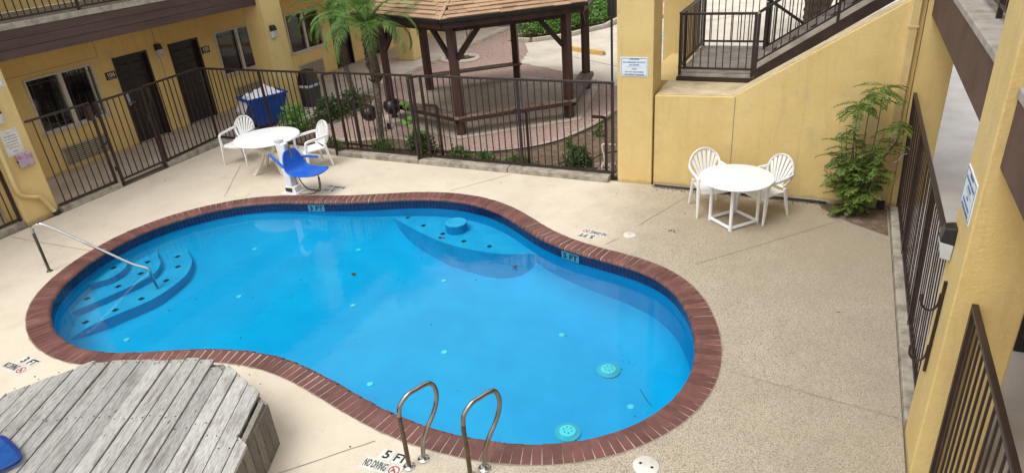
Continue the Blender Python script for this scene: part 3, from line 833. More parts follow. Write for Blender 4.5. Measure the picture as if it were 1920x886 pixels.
def kerb(name, pts, w, h, label=None):
    mb = MB()
    for (x0, y0), (x1, y1) in zip(pts, pts[1:]):
        L_ = math.hypot(x1 - x0, y1 - y0); k = max(1, round(L_ / 1.9))
        for i in range(k):
            a = (x0 + (x1 - x0) * i / k, y0 + (y1 - y0) * i / k); b = (x0 + (x1 - x0) * (i + 1) / k, y0 + (y1 - y0) * (i + 1) / k)
            d = Vector((b[0] - a[0], b[1] - a[1])).normalized() * .006
            j = random.uniform(-.008, .008)
            mb.bar((a[0] + d.x, a[1] + d.y + j, h / 2 - .03), (b[0] - d.x, b[1] - d.y + j, h / 2 - .03 + random.uniform(-.004, .004)), w, h + .06)
    o = mb.build('kerb', 'kerb', bevel=.014); struct(o)
kerb('kerb', [(-12.88, 6.72), (-12.88, 7.98)], .24, .10)
kerb('kerb', [(-12.92, 9.12), (-12.92, 10.72)], .24, .10)
kerb('kerb', [(-13.04, 10.72), (-9.36, 10.72)], .22, .10)
kerb('kerb', [(-9.36, 10.71), (-3.42, 10.71)], .22, .10)
kerb('kerb', [(1.02, 10.6), (1.02, 5.7)], .12, .09)
kerb('kerb', [(-13.02, 6.10), (-13.02, 2)], .24, .10)
kerb('kerb', [(-2.66, 10.68), (.9, 10.68)], .10, .035)
# right hand covered walkway
struct(fill_poly('covered_walkway', [[(1.085, -6), (3.6, -6), (3.6, 40), (1.085, 40)]], .10, 'rwalk'))
struct(MB().box(1.083, 1.10, -6, 10.7, -.03, .098).build('walkway_side', 'kerb'))

# ================================================================ BUILDINGS
def wall_holes(mb, axis, c0, c1, u0, u1, z0, z1, holes):
    """wall slab with real openings; axis 'x' = slab normal to x, running along y"""
    us = sorted({u0, u1} | {h[0] for h in holes} | {h[1] for h in holes}); zs = sorted({z0, z1} | {h[2] for h in holes} | {h[3] for h in holes})
    for a, b in zip(us, us[1:]):
        run = None
        for c, d in zip(zs, zs[1:]):
            m, k = (a + b) / 2, (c + d) / 2
            if any(h[0] < m < h[1] and h[2] < k < h[3] for h in holes):
                if run: mb.box(c0, c1, a, b, *run) if axis == 'x' else mb.box(a, b, c0, c1, *run)
                run = None
            else: run = (run[0], d) if run else (c, d)
        if run: mb.box(c0, c1, a, b, *run) if axis == 'x' else mb.box(a, b, c0, c1, *run)

motel = thing('motel_building', 'yellow two storey motel wing with rooms 105 and 106 behind the brown railings', 'building', (-15, 13, 0))
XF = -15.0
WINS = [(8.10, 9.63), (13.13, 14.66), (15.80, 17.33), (20.9, 22.4)]
DOORS = [(10.13, 11.05), (11.66, 12.58), (17.77, 18.69), (19.3, 20.22)]
ACS = [(8.31, 9.38), (13.38, 14.45), (16.0, 17.1), (21.1, 22.2)]
Z0w, Z1w = .90, 2.06
wb = MB()
holes = [(a, b, Z0w, Z1w) for a, b in WINS] + [(a, b, 0, 2.05) for a, b in DOORS] + [(a, b, .12, .53) for a, b in ACS]
wall_holes(wb, 'x', XF - .2, XF, -2, 27.6, 0, 3.05, holes)
wb.build('wall', 'stucco_rough', motel)
for y in (7.55, 9.83, 11.36, 14.9): MB().box(XF, XF + .004, y - .006, y + .006, 2.156 if y not in (11.36,) else .1, 2.9).build('stucco_joint', 'jointdirt', motel)
MB().box(XF, XF + .004, 7.55, 9.83, 2.145, 2.155).build('stucco_joint', 'jointdirt', motel)
MB().box(XF - .2, XF, -2, 27.6, 3.36, 6.0).build('upper_wall', 'stucco_rough', motel)
for a, b in WINS:
    f = MB(); t = .045
    for (p, q) in (((a, Z0w), (b, Z0w)), ((a, Z1w), (b, Z1w))):
        f.box(XF - .08, XF + .02, a, b, p[1] - (t if p[1] > 1.5 else 0), p[1] + (0 if p[1] > 1.5 else t))
    f.box(XF - .08, XF + .018, a, a + t, Z0w + t, Z1w - t); f.box(XF - .08, XF + .018, b - t, b, Z0w + t, Z1w - t)
    mid = (a + b) / 2
    f.box(XF - .07, XF + .012, mid - .045, mid + .045, Z0w + t, Z1w - t)
    win = f.build('window', 'frame', motel)
    for p, q in ((a + t, mid - .045), (mid + .045, b - t)):
        MB().box(XF - .055, XF - .049, p, q, Z0w + t, Z1w - t).build('pane', 'glass', win)
        mu = MB()
        for d in (.09,):
            mu.box(XF - .049, XF - .040, p + d, p + d + .012, Z0w + t, Z1w - t); mu.box(XF - .049, XF - .040, q - d - .012, q - d, Z0w + t, Z1w - t)
            mu.box(XF - .048, XF - .039, p, q, Z0w + t + d, Z0w + t + d + .012); mu.box(XF - .048, XF - .039, p, q, Z1w - t - d - .012, Z1w - t - d)
        mu.build('muntin', 'signdark', win)
    MB().box(XF - .06, XF + .05, a - .03, b + .03, Z0w - .035, Z0w - .002).build('sill', 'frame', win)
    # what the room shows: a dark interior and a curtain gathered on one side
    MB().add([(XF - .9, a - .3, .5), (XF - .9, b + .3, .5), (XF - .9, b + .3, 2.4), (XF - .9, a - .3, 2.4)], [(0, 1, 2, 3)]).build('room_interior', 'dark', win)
    cb = MB(); K = 44; y0, y1 = (mid - .02, b - .06) if a < 12 else (a + .05, b - .05)
    vs = []
    for i in range(K + 1):
        y = y0 + (y1 - y0) * i / K; x = XF - .17 + .028 * math.sin(i * 1.25) + .008 * math.sin(i * .37)
        vs += [(x, y, Z0w + .12), (x, y, Z1w - .02)]
    cb.add(vs, [(2 * i, 2 * i + 2, 2 * i + 3, 2 * i + 1) for i in range(K)])
    cb.build('curtain', 'curtain', win, smooth=True)
for k, (a, b) in enumerate(DOORS):
    d = MB().box(XF - .13, XF - .085, a + .05, b - .05, .02, 2.0).build('door', 'door', motel)
    fr = MB(); fr.box(XF - .14, XF + .015, a, a + .05, .012, 2.05); fr.box(XF - .14, XF + .015, b - .05, b, .012, 2.05); fr.box(XF - .14, XF + .014, a + .05, b - .05, 2.0, 2.05)
    fr.build('door_frame', 'door', d)
    w = (b - a - .1 - .3) / 2
    for c in (0, 1):
        y0 = a + .05 + .1 + c * (w + .1)
        for z0, z1 in ((.22, .80), (.93, 1.52), (1.64, 1.86)):
            pm = MB(); o1 = [(XF - .085, y0, z0), (XF - .085, y0 + w, z0), (XF - .085, y0 + w, z1), (XF - .085, y0, z1)]
            e = .03; o2 = [(XF - .067, y0 + e, z0 + e), (XF - .067, y0 + w - e, z0 + e), (XF - .067, y0 + w - e, z1 - e), (XF - .067, y0 + e, z1 - e)]
            pm.add(o1 + o2, [(4, 5, 6, 7), (0, 1, 5, 4), (1, 2, 6, 5), (2, 3, 7, 6), (3, 0, 4, 7)]); pm.build('door_panel', 'door', d)
    yh = a + .13 if k in (0, 2) else b - .13
    hd = MB().box(XF - .085, XF - .055, yh - .035, yh + .035, .92, 1.22)
    hd.bar((XF - .03, yh, .98), (XF - .03, yh + (.13 if k in (0, 2) else -.13), .98), .022); hd.bar((XF - .06, yh, .98), (XF - .02, yh, .98), .022)
    hd.build('handle', 'chrome', d)
    MB().box(XF - .15, XF + .05, a, b, .004, .018).build('threshold', 'concrete', d)
for a, b in ACS:
    MB().box(XF - .1, XF - .061, a, b, .12, .53).build('ac_back', 'ink', motel)
    ac = MB()
    for p in ((a, a + .03, .12, .53), (b - .03, b, .12, .53)): ac.box(XF - .06, XF + .035, *p)
    ac.box(XF - .06, XF + .034, a + .03, b - .03, .12, .145); ac.box(XF - .06, XF + .034, a + .03, b - .03, .505, .53)
    g = ac.build('ac_grille', 'ac', motel)
    sl = MB().box(0, .035, 0, b - a - .06, -.010, .010); sme = sl.mesh('slat', M['ac'])
    for i in range(9):
        obj_of(sme, 'slat', g, (XF - .012 + 15, a + .03 - 13, .168 + i * .0395), (0, R(-18), 0))
# upper floor of the left wing
for k, (z0, z1) in enumerate(((2.77, 2.925), (2.932, 3.085), (3.092, 3.24))):
    MB().box(-13.05 - (0, .0, .0)[k], -13.0, -2, 12.86, z0, z1).build('fascia_board', 'beam', motel)
    MB().box(-13.05, -13.0, 13.56, 19.1, z0, z1).build('fascia_board', 'beam', motel)
MB().box(-14.99, -13.052, -2, 27, 2.80, 3.24).build('balcony_soffit', 'stucco', motel)
MB().box(-14.99, -12.985, -2, 12.87, 3.243, 3.35).build('balcony_slab', 'kerb', motel, bevel=.012)
MB().box(-14.99, -12.985, 13.55, 27, 3.243, 3.35).build('balcony_slab', 'kerb', motel)
# eaves: soffit and mansard roof
MB().box(-15.2, -12.9, -2, 27.6, 5.75, 5.82).build('eave_soffit', 'beam', motel)
MB().add([(-12.8, -2, 5.82), (-12.8, 27.6, 5.82), (-13.6, 27.6, 7.55), (-13.6, -2, 7.55), (-15.2, -2, 7.55), (-15.2, 27.6, 7.55), (-15.2, -2, 5.82), (-15.2, 27.6, 5.82)],
         [(0, 1, 2, 3), (3, 2, 5, 4), (4, 5, 7, 6), (0, 3, 4, 6), (1, 7, 5, 2), (0, 6, 7, 1)]).build('roof', 'shingle', motel)
for k, (y0, y1) in enumerate(((6.10, 6.70), (12.87, 13.54), (19.15, 19.78), (25.6, 26.2))):
    MB().box(-13.50, -12.89, y0, y1, -.02, 5.75).build('column', 'stucco', motel)

def railing(name, parent_, a, b, z0, z1, posts, gap=.115, pick=.016, lean=0, label=None, cat=None, group=None, mid=None, posth=None):
    """straight picket railing along a->b in its own frame: top rail, bottom rail, posts, pickets"""
    L_ = math.hypot(b[0] - a[0], b[1] - a[1]); rz = math.atan2(b[1] - a[1], b[0] - a[0])
    t = thing(name, label, cat, (a[0], a[1], 0), rz, group, lean) if parent_ is None else None
    if t is None:
        t = bpy.data.objects.new(name, None); COL.objects.link(t); t.parent = parent_
        ml = WM[parent_.name].inverted() @ (Matrix.Translation((a[0], a[1], 0)) @ Matrix.Rotation(rz, 4, 'Z')); t.matrix_local = ml
        WM[t.name] = WM[parent_.name] @ ml
    MB().box(0, L_, -.022, .022, z1 - .04, z1).build('top_rail', 'metal', t, local=True, bevel=.006)
    MB().box(0, L_, -.018, .018, z0, z0 + .035).build('bottom_rail', 'metal', t, local=True)
    for px in posts:
        ph = (z1 - .041) if posth is None else posth
        MB().box(px - .022, px + .022, -.0225, .0225, 0.02 if z0 < .5 else z0 - .1, ph).build('post', 'metal', t, local=True)
    n = max(1, int(round(L_ / gap))); h = pick / 2
    pm = MB().box(-h, h, -h, h, z0 + .036, z1 - .041).mesh('picket', M['metal'])
    for i in range(1, n):
        x = L_ * i / n
        if any(abs(x - p) < .035 for p in posts): continue
        o = obj_of(pm, 'picket', t, (x, random.uniform(-.002, .002), 0), (0, random.uniform(-.004, .004), 0))
    return t

rl = railing('balcony_railing', motel, (-13.1, 3.0), (-13.1, 12.86), 3.39, 4.45, [0.02, 1.9, 3.75, 5.55, 7.4, 9.8], .13)

# things hung on the left wing
def lamp(x, y, z, face, label, s=1.0):
    """small wall pack lamp: dark hood over a pale lens; face = outward direction in plan (angle)"""
    t = thing('wall_lamp', label, 'wall lamp', (x, y, z), face, 'wall lamps on the motel walls')
    hood = [(0, -.085, -.02), (0, .085, -.02), (.11, .075, .0), (.11, -.075, .0), (0, -.075, .13), (0, .075, .13), (.085, .06, .12), (.085, -.06, .12)]
    MB().add([tuple(s * c for c in p) for p in hood], [(0, 1, 2, 3), (4, 7, 6, 5), (0, 3, 7, 4), (1, 5, 6, 2), (3, 2, 6, 7), (0, 4, 5, 1)]).build('hood', 'black', t, local=True, bevel=.008)
    lens = [(0.004, -.08, -.022), (0.004, .08, -.022), (.108, .07, -.004), (.108, -.07, -.004), (0.004, -.065, -.17), (0.004, .065, -.17), (.075, .055, -.165), (.075, -.055, -.165)]
    MB().add([tuple(s * c for c in p) for p in lens], [(0, 1, 2, 3), (4, 7, 6, 5), (0, 3, 7, 4), (1, 5, 6, 2), (3, 2, 6, 7), (0, 4, 5, 1)]).build('lens', 'lampglass', t, local=True, bevel=.008)
    return t
lamp(XF, 11.36, 2.0, 0, 'black hooded wall lamp between the doors of rooms 106 and 105')
lamp(-12.89, 13.08, 2.13, 0, 'black and white wall lamp on the yellow column beside the palms')
lamp(-12.89, 6.32, 2.0, 0, 'wall lamp with grey lens at the left edge above the notice sheet')
lamp(.97, 5.52, 2.02, R(180), 'large black wall lamp on the nearest right column under the sign', .92)

def room_number(y, txt):
    t = thing('room_number_sign', 'black plate with white number %s beside %s door' % (txt, 'the left hand' if txt == '106' else 'the right hand'), 'sign', (XF, y, 1.70), R(90), 'room number plates')
    MB().box(-.125, .125, -.016, 0, -.085, .085).build('plate', 'ink', t, local=True)
    o = obj_of(text_mesh(txt, .135, 'tilewhite', .001, .004), 'lettering', t, (0, -.019, .012), (R(90), 0, 0))
    obj_of(MB().box(-.08, .08, -.002, .002, -.004, .004).mesh('line', M['tilewhite']), 'underline', t, (0, -.018, -.058))
room_number(9.98, '106'); room_number(12.74, '105')

SIGNTXT = [('WARNING', .035, .122), ('NO LIFEGUARD ON DUTY', .033, .073), ('NO DIVING', .033, .030), ('AVISO', .030, -.034), ('NO HAY SALVAVIDAS', .033, -.082), ('NO TIRAR CLAVADOS', .033, -.124)]
def warn_sign(x, y, z, rz, label, sc=1.0, w=.46, h=.31):
    t = thing('warning_sign', label, 'sign', (x, y, z), rz, 'pool warning signs'); t.scale = (1, 1, 1)
    w, h = w * sc, h * sc
    MB().box(-w / 2, w / 2, -.008, 0, -h / 2, h / 2).build('plate', 'sign', t, local=True, bevel=.003)
    bd = MB(); i, k = .018 * sc, .006 * sc
    for a in (-1, 1):
        bd.box(-w / 2 + i, w / 2 - i, -.0095, -.0085, a * (h / 2 - i) - k / 2, a * (h / 2 - i) + k / 2)
        bd.box(a * (w / 2 - i) - k / 2, a * (w / 2 - i) + k / 2, -.0094, -.0084, -h / 2 + i + k, h / 2 - i - k)
    bd.box(-w * .28, w * .28, -.0095, -.0085, -.0035 * sc, -.0005 * sc)
    bd.build('border', 'signink', t, local=True)
    for s_, sz, zz in SIGNTXT:
        obj_of(text_mesh(s_, sz * sc * .98, 'signink', .0005, .0008, .98), 'lettering', t, (0, -.0095, zz * sc * (h / sc) / .31), (R(90), 0, 0))
warn_sign(-2.99, 10.70, 2.03, 0, 'white and blue warning sign on the yellow pillar between fence and stairs')
warn_sign(.97, 5.37, 2.46, R(-90), 'white and blue warning sign seen edge on high on the nearest right column', 1.0)
warn_sign(-12.89, 6.42, 2.56, R(90), 'white and blue sign cut off by the left edge above the wall lamp', 1.0)
# paper notice with faint lines, and a faded box
t = thing('notice_sheet', 'white notice sheet with faint red and grey lines on the left column', 'notice', (-12.89, 6.41, 1.475), R(90))
MB().box(-.15, .15, -.006, 0, -.225, .225).build('sheet', 'tilewhite', t, local=True)
for k, (zz, w, m_) in enumerate(((.17, .09, 'redink'), (.11, .20, 'signdark'), (.06, .22, 'redink'), (.01, .19, 'signdark'), (-.04, .21, 'redink'), (-.09, .17, 'redink'), (-.16, .08, 'signink'))):
    mb = MB(); x = -w / 2
    while x < w / 2:
        l_ = random.uniform(.012, .03); mb.box(x, min(x + l_, w / 2), -.0066, -.0062, zz - .006, zz + .006); x += l_ + .008
    mb.build('print_line', m_, t, local=True)
t = thing('phone_box', 'faded pink and grey box mounted on the left column', 'box', (-12.89, 6.47, 1.13), R(90))
MB().box(-.12, .12, -.07, 0, -.12, .12).build('case', 'pink', t, local=True, bevel=.015)
MB().box(-.125, .125, -.105, -.072, -.115, .125).build('lid', 'pink', t, local=True, bevel=.02)
lb = MB(); lb.box(-.135, -.12, -.06, -.04, -.02, .02); lb.box(.12, .135, -.06, -.04, -.05, -.01); lb.build('latch', 'black', t, local=True)
# downspouts
dp = thing('downspout', 'yellow painted drain pipe bending down the left column to a black outlet', 'drain pipe', (-12.84, 6.2, 0))
MB().tube(smoothpts([(-12.84, 6.14, 5.7), (-12.84, 6.14, 1.5), (-12.84, 6.14, .72), (-12.84, 6.20, .55), (-12.83, 6.34, .47), (-12.83, 6.45, .42), (-12.83, 6.52, .28), (-12.82, 6.60, .06)], 6), .05, 10, flat=.8).build('pipe', 'pipe', dp, smooth=True)
MB().tube([(-12.82, 6.595, .075), (-12.80, 6.62, .0)], .053, 10).build('outlet', 'rubber', dp, smooth=True)
dp = thing('downspout', 'tall ribbed yellow drain pipe in the corner behind the leafy shrub', 'drain pipe', (.84, 10.68, 0))
rb = MB().box(.78, .895, 10.66, 10.74, .12, 6.0)
rb.build('pipe', 'pipe', dp, bevel=.006)
for x in (.80, .825, .85, .875): MB().box(x - .006, x + .006, 10.652, 10.66, .14, 6.0).build('rib', 'pipe', dp)
for z in (1.0, 2.66): MB().box(.772, .903, 10.645, 10.74, z, z + .03).build('strap', 'pipe', dp)
MB().box(.785, .89, 10.60, 10.72, .0, .13).build('outlet', 'rubber', dp)

# ---------------------------------------------------------------- stair block, pillars, right wing
st = thing('stair_wall', 'yellow stucco wall with sloping top under the outside stairs', 'wall', (-1, 10.74, 0))
MB().prismy([(-2.66, -.02), (.965, -.02), (.965, 3.14), (-1.45, 1.595), (-2.66, 1.57)], 10.74, 11.10).build('wall', 'stucco', st, bevel=.018)
MB().prismy([(-2.66, -.02), (.965, -.02), (.965, 3.00), (-1.25, 1.568), (-2.66, 1.568)], 11.101, 11.70).build('wall', 'coping', st)
MB().box(-3.10, -1.2, 11.703, 14.4, -.02, 1.568).build('landing_base', 'stucco', st)
MB().box(-1.398, -1.387, 10.736, 10.741, .01, 1.585).build('joint', 'jointdirt', st)
MB().prismy([(-2.64, 1.572), (-1.452, 1.597), (.96, 3.139), (.96, 3.147), (-1.455, 1.605), (-2.64, 1.580)], 10.765, 11.102).build('coping', 'coping', st)
rw = thing('motel_building', 'yellow right hand motel wing of tall columns and a brown upper beam', 'building', (2, 8, 0))
for x0, x1, y0, y1, z1 in ((-3.28, -2.68, 10.70, 11.25, 6.2), (-3.28, -2.68, 13.85, 14.4, 6.2), (.97, 1.40, 5.03, 5.64, 6.2), (.97, 1.40, 10.745, 11.30, 6.2), (.97, 1.40, -.6, 0.0, 6.2)):
    MB().box(x0, x1, y0, y1, -.02, z1).build('column', 'stucco', rw, bevel=.012)
for y0, y1 in ((.02, 5.01), (5.66, 10.73)):
    MB().box(1.03, 1.24, y0, y1, 2.80, 3.262).build('beam', 'fascia', rw, bevel=.012)
    MB().box(1.02, 3.55, y0, y1, 3.264, 3.34).build('balcony_slab', 'concrete', rw, bevel=.012)
MB().box(1.245, 3.55, -.6, 10.74, 2.95, 3.26).build('soffit', 'stucco', rw)
wb = MB(); wall_holes(wb, 'x', 3.6, 3.8, -3, 10.7, 0, 6.2, [(6.4, 7.35, .1, 2.1), (8.2, 9.7, 1.0, 2.1)]); wb.build('wall', 'stucco_rough', rw)
for a in (6.4,):
    d = MB().box(3.67, 3.71, a, a + .95, .1, 2.1).build('door', 'door', rw)
    for z0 in (.3, 1.2): MB().box(3.655, 3.669, a + .1, a + .42, z0, z0 + .7).build('door_panel', 'door', d); MB().box(3.655, 3.669, a + .53, a + .85, z0, z0 + .7).build('door_panel', 'door', d)
MB().box(3.66, 3.7, 8.2, 9.7, 1.0, 2.1).build('window', 'signdark', rw)
for y0, y1, ps in ((5.66, 10.72, [.02, 1.7, 3.4, 5.03]), (.02, 5.0, [.02, 2.5, 4.95])):
    railing('balcony_railing', rw, (1.22, y0), (1.22, y1), 3.44, 4.5, ps, .12)
MB().box(-3.4, 1.6, 10.55, 24, 6.2, 6.3).build('stair_roof', 'beam', rw)
MB().box(-3.5, 1.7, 10.45, 10.6, 5.95, 7.0).build('stair_roof_fascia', 'beam', rw)
MB().box(1.0, 3.0, -1, 10.4, 6.2, 6.9).build('roof', 'beam', rw)

# stairs with landing
sc = thing('staircase', 'outside concrete stairs with a landing and dark brown railings', 'staircase', (-1.8, 12.5, 1.57))
MB().box(-2.50, -1.25, 11.74, 14.0, 1.64, 1.70).build('landing', 'concrete', sc)
lf = MB(); lf.box(-2.53, -1.25, 11.705, 11.738, 1.569, 1.635); lf.box(-2.53, -2.502, 11.74, 14.0, 1.569, 1.635); lf.build('landing_frame', 'metal', sc)
nst = 8; run, rise = .285, .19
for i in range(nst):
    x = -1.25 + i * run; z = 1.70 + (i + 1) * rise
    MB().box(x, x + run + .03, 11.76, 12.80, z - .07, z).build('tread', 'concrete', sc)
    MB().box(x + .0, x + .015, 11.77, 12.79, z - rise, z - .071).build('riser', 'metal', sc)
sl_ = rise / run; ln = nst * run
for y0 in (11.715, 12.805):
    MB().prismy([(-1.25, 1.79), (-1.25 + ln, 1.79 + ln * sl_), (-1.25 + ln, 1.79 + ln * sl_ + .10), (-1.25, 1.89)], y0, y0 + .03).build('stringer', 'concrete', sc)
    MB().prismy([(-1.25, 1.60), (-1.25 + ln, 1.60 + ln * sl_), (-1.25 + ln, 1.788 + ln * sl_), (-1.25, 1.788)], y0 - .01, y0 + .045).build('stringer_flange', 'metal', sc)
for i in range(8):
    x = -1.25 + i * run; z = 1.70 - (i + 1) * rise
    MB().box(x, x + run + .03, 12.92, 13.95, z - .07, z).build('tread', 'concrete', sc)
MB().prismy([(-1.25, 1.40), (-1.25 + ln, 1.40 - ln * sl_), (-1.25 + ln, 1.66 - ln * sl_), (-1.25, 1.66)], 12.88, 12.915).build('stringer', 'metal', sc)
railing('railing', sc, (-2.50, 11.735), (-1.27, 11.735), 1.77, 2.70, [0.02, 1.21], .123)
railing('railing', sc, (-2.50, 11.76), (-2.50, 14.0), 1.77, 2.70, [.45, 2.22], .12)
railing('railing', sc, (-2.48, 14.0), (-1.25, 14.0), 1.77, 2.70, [1.2], .123)
def sloped(a, b, h0, h1, n, name='stair_railing'):
    t = bpy.data.objects.new(name, None); COL.objects.link(t); t.parent = sc; WM[t.name] = WM[sc.name]
    a, b = Vector(a), Vector(b); up = Vector((0, 0, 1))
    MB().bar(a + up * h1, b + up * h1, .045, .045).build('top_rail', 'metal', t)
    MB().bar(a + up * h0, b + up * h0, .036, .036).build('bottom_rail', 'metal', t)
    for k in (0, .5, 1):
        p = a.lerp(b, k); MB().box(p.x - .022, p.x + .022, p.y - .0225, p.y + .0225, p.z, p.z + h1 - .02).build('post', 'metal', t)
    for i in range(1, n):
        p = a.lerp(b, i / n); MB().box(p.x - .008, p.x + .008, p.y - .008, p.y + .008, p.z + h0, p.z + h1).build('picket', 'metal', t)
    return t
sloped((-1.24, 11.735, 1.70), (-1.24 + ln, 11.735, 1.70 + ln * sl_), .21, 1.0, 19)
sloped((-1.24, 12.84, 1.70), (-1.24 + ln, 12.84, 1.70 + ln * sl_), .21, 1.0, 19)
sloped((-1.20, 12.90, 1.70), (-1.24 + ln, 12.90, 1.70 - ln * sl_), .30, 1.0, 19)

# far yellow wall behind the hedge, and odds and ends in the parking lot
fw = thing('boundary_wall', 'pale yellow wall closing the far end behind the green hedge', 'wall', (-10, 28.5, 0))
MB().box(-15.0, -7.4, 28.4, 28.7, -.02, 5).build('wall', 'stucco', fw)
MB().box(-9.3, -8.8, 28.1, 28.398, -.02, 5).build('pilaster', 'stucco', fw)

# ================================================================ FENCES
FG = 'brown picket fence panels round the pool'
f1 = railing('fence', None, (-12.86, 6.72), (-12.86, 7.95), .12, 1.76, [1.21], .134, label='brown picket fence panel between the left column and the gate', cat='fence', group=FG)
f2 = railing('fence', None, (-12.88, 9.16), (-13.02, 10.75), .12, 1.76, [.02, 1.59], .134, label='brown picket fence panel between the gate and the fence corner', cat='fence', group=FG)
for f_, x in ((f1, 1.17), (f2, .06)):
    MB().box(x - .045, x + .045, -.05, .05, 1.42, 1.70).build('lock_box', 'metal', f_, local=True)
fb = railing('fence', None, (-13.02, 10.75), (-9.40, 10.75), .12, 1.755, [1.77], .134, label='long brown picket fence behind the left table and chairs', cat='fence', group=FG)
fc = railing('fence', None, (-9.26, 10.78), (-7.36, 10.78), .12, 1.755, [.02, 1.88], .134, label='middle brown picket fence panel in front of the palms and grills', cat='fence', group=FG)
fd = railing('fence', None, (-7.20, 10.78), (-3.36, 10.78), .12, 1.755, [.02, 2.05, 3.81], .134, label='brown picket fence from the pavilion post to the yellow pillar', cat='fence', group=FG)
def jog(f_, a, b):
    MB().bar((*a, 1.735), (*b, 1.735), .044, .04).build('return_rail', 'metal', f_)
    MB().bar((*a, .137), (*b, .137), .036, .035).build('return_rail', 'metal', f_)
    MB().box(a[0] - .022, a[0] + .022, a[1] - .022, a[1] + .022, .02, 1.714).build('post', 'metal', f_)
jog(fc, (-9.415, 10.62), (-9.27, 10.765)); jog(fd, (-7.355, 10.62), (-7.21, 10.765))
def brace(f_, x, h):
    MB().tube(smoothpts([(x, 10.93, 0), (x, 10.93, h - .15), (x, 10.93, h - .04), (x - .03, 10.91, h + .01), (x - .10, 10.86, h + .03), (x - .2, 10.80, h + .05)], 3), .028, 7).build('brace', 'metal', f_, smooth=True)
brace(fc, -9.02, 1.12); brace(fd, -6.98, 1.12); brace(fd, -5.08, 1.12); brace(fd, -3.56, 1.08)
fl_ = railing('fence', None, (-12.98, 3.2), (-12.98, 6.08), .12, 1.76, [.02, 1.45, 2.86], .134, label='dark picket fence cut off at the left edge below the drain pipe column', cat='fence', group=FG)
fr_ = railing('fence', None, (1.075, 5.66), (1.075, 10.72), .12, 1.77, [.02, 1.7, 3.4, 5.03], .134, .011, lean=-.034, label='brown picket fence between the two right hand columns', cat='fence', group=FG)
fn_ = railing('fence', None, (1.12, 1.2), (1.12, 5.02), .12, 1.77, [.02, 1.9, 3.79], .134, lean=-.01, label='nearest brown picket fence in the bottom right corner', cat='fence', group=FG)
# gate leaf
g = railing('gate', None, (-12.80, 8.00), (-12.84, 9.10), .13, 1.745, [.03, 1.07], .134, label='brown picket gate facing room 106 with latch and hinges', cat='gate')
MB().box(.98, 1.06, -.05, .05, 1.05, 1.2).build('latch', 'metal', g, local=True)
for z in (.35, 1.45): MB().tube([(-.02, 0, z), (-.02, 0, z + .09)], .022, 8).build('hinge', 'metal', g, local=True)
MB().bar((.03, .03, .95), (-.1, .10, .85), .03).build('closer', 'metal', g, local=True)

# ================================================================ GAZEBO
GC = Vector((-7.83, 14.91)); A0 = -79.6
gz = thing('gazebo', 'six sided wooden pavilion with tan shingle roof and red brown posts', 'gazebo', (GC.x, GC.y, 0))
hexp = lambda r, k: Vector((GC.x + r * math.cos(R(A0 + 60 * k)), GC.y + r * math.sin(R(A0 + 60 * k))))
MB().prism([tuple(hexp(2.85, k)) for k in range(6)], -.02, .035).build('slab', 'pad', gz)
RP, RE = 2.53, 3.02
PW = .085
postpt = [hexp(RP, k) for k in range(6)]
for k in range(6):
    p = postpt[k]; a = R(A0 + 60 * k)
    c_, s_ = math.cos(a) * PW, math.sin(a) * PW
    quad = [(p.x + c_ - s_, p.y + s_ + c_), (p.x - c_ - s_, p.y - s_ + c_), (p.x - c_ + s_, p.y - s_ - c_), (p.x + c_ + s_, p.y + s_ - c_)]
    MB().prism(quad, 0, 2.42).build('post', 'post', gz, bevel=.008)
for k in range(6):
    p, q = postpt[k], postpt[(k + 1) % 6]
    d = (q - p).normalized()
    if k != 2:
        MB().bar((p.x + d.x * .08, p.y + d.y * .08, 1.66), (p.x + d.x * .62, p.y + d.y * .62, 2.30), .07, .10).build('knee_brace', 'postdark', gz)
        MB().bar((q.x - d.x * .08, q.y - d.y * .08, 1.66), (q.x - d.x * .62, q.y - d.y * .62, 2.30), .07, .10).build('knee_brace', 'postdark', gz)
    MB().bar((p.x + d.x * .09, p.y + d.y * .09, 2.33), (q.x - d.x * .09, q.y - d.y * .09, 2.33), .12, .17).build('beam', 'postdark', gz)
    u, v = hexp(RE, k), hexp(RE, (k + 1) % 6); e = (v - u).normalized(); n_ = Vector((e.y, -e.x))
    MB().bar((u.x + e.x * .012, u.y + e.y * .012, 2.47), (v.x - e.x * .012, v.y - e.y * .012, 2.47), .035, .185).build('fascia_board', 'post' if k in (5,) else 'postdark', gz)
    # benches between the posts, left open on two sides
    if k in (0, 5, 1, 3):
        inn, outn = -.12, .17
        o_ = Vector((d.y, -d.x)); bz = .45; m_ = 'benchgrey' if k == 1 else 'bench'
        for j, (w0, w1) in enumerate(((-.17, -.01), (.01, .17))):
            a = p + o_ * w0 * -1 - d * .12; b = q + o_ * w0 * -1 + d * .12
            c = q + o_ * w1 * -1 + d * .12; e4 = p + o_ * w1 * -1 - d * .12
            dz = random.uniform(-.004, .004)
            MB().prism([tuple(a), tuple(b), tuple(c), tuple(e4)], bz - .045 + dz, bz + dz).build('bench_board', m_, gz, bevel=.005)
        MB().bar((p.x + o_.x * .185, p.y + o_.y * .185, bz - .055), (q.x + o_.x * .185, q.y + o_.y * .185, bz - .04), .03, .08).build('bench_rail', 'post', gz)
        for pp in (p, q): MB().bar((pp.x - o_.x * .2, pp.y - o_.y * .2, bz - .09), (pp.x + o_.x * .165, pp.y + o_.y * .165, bz - .09), .06, .085).build('bench_bracket', 'postdark', gz)
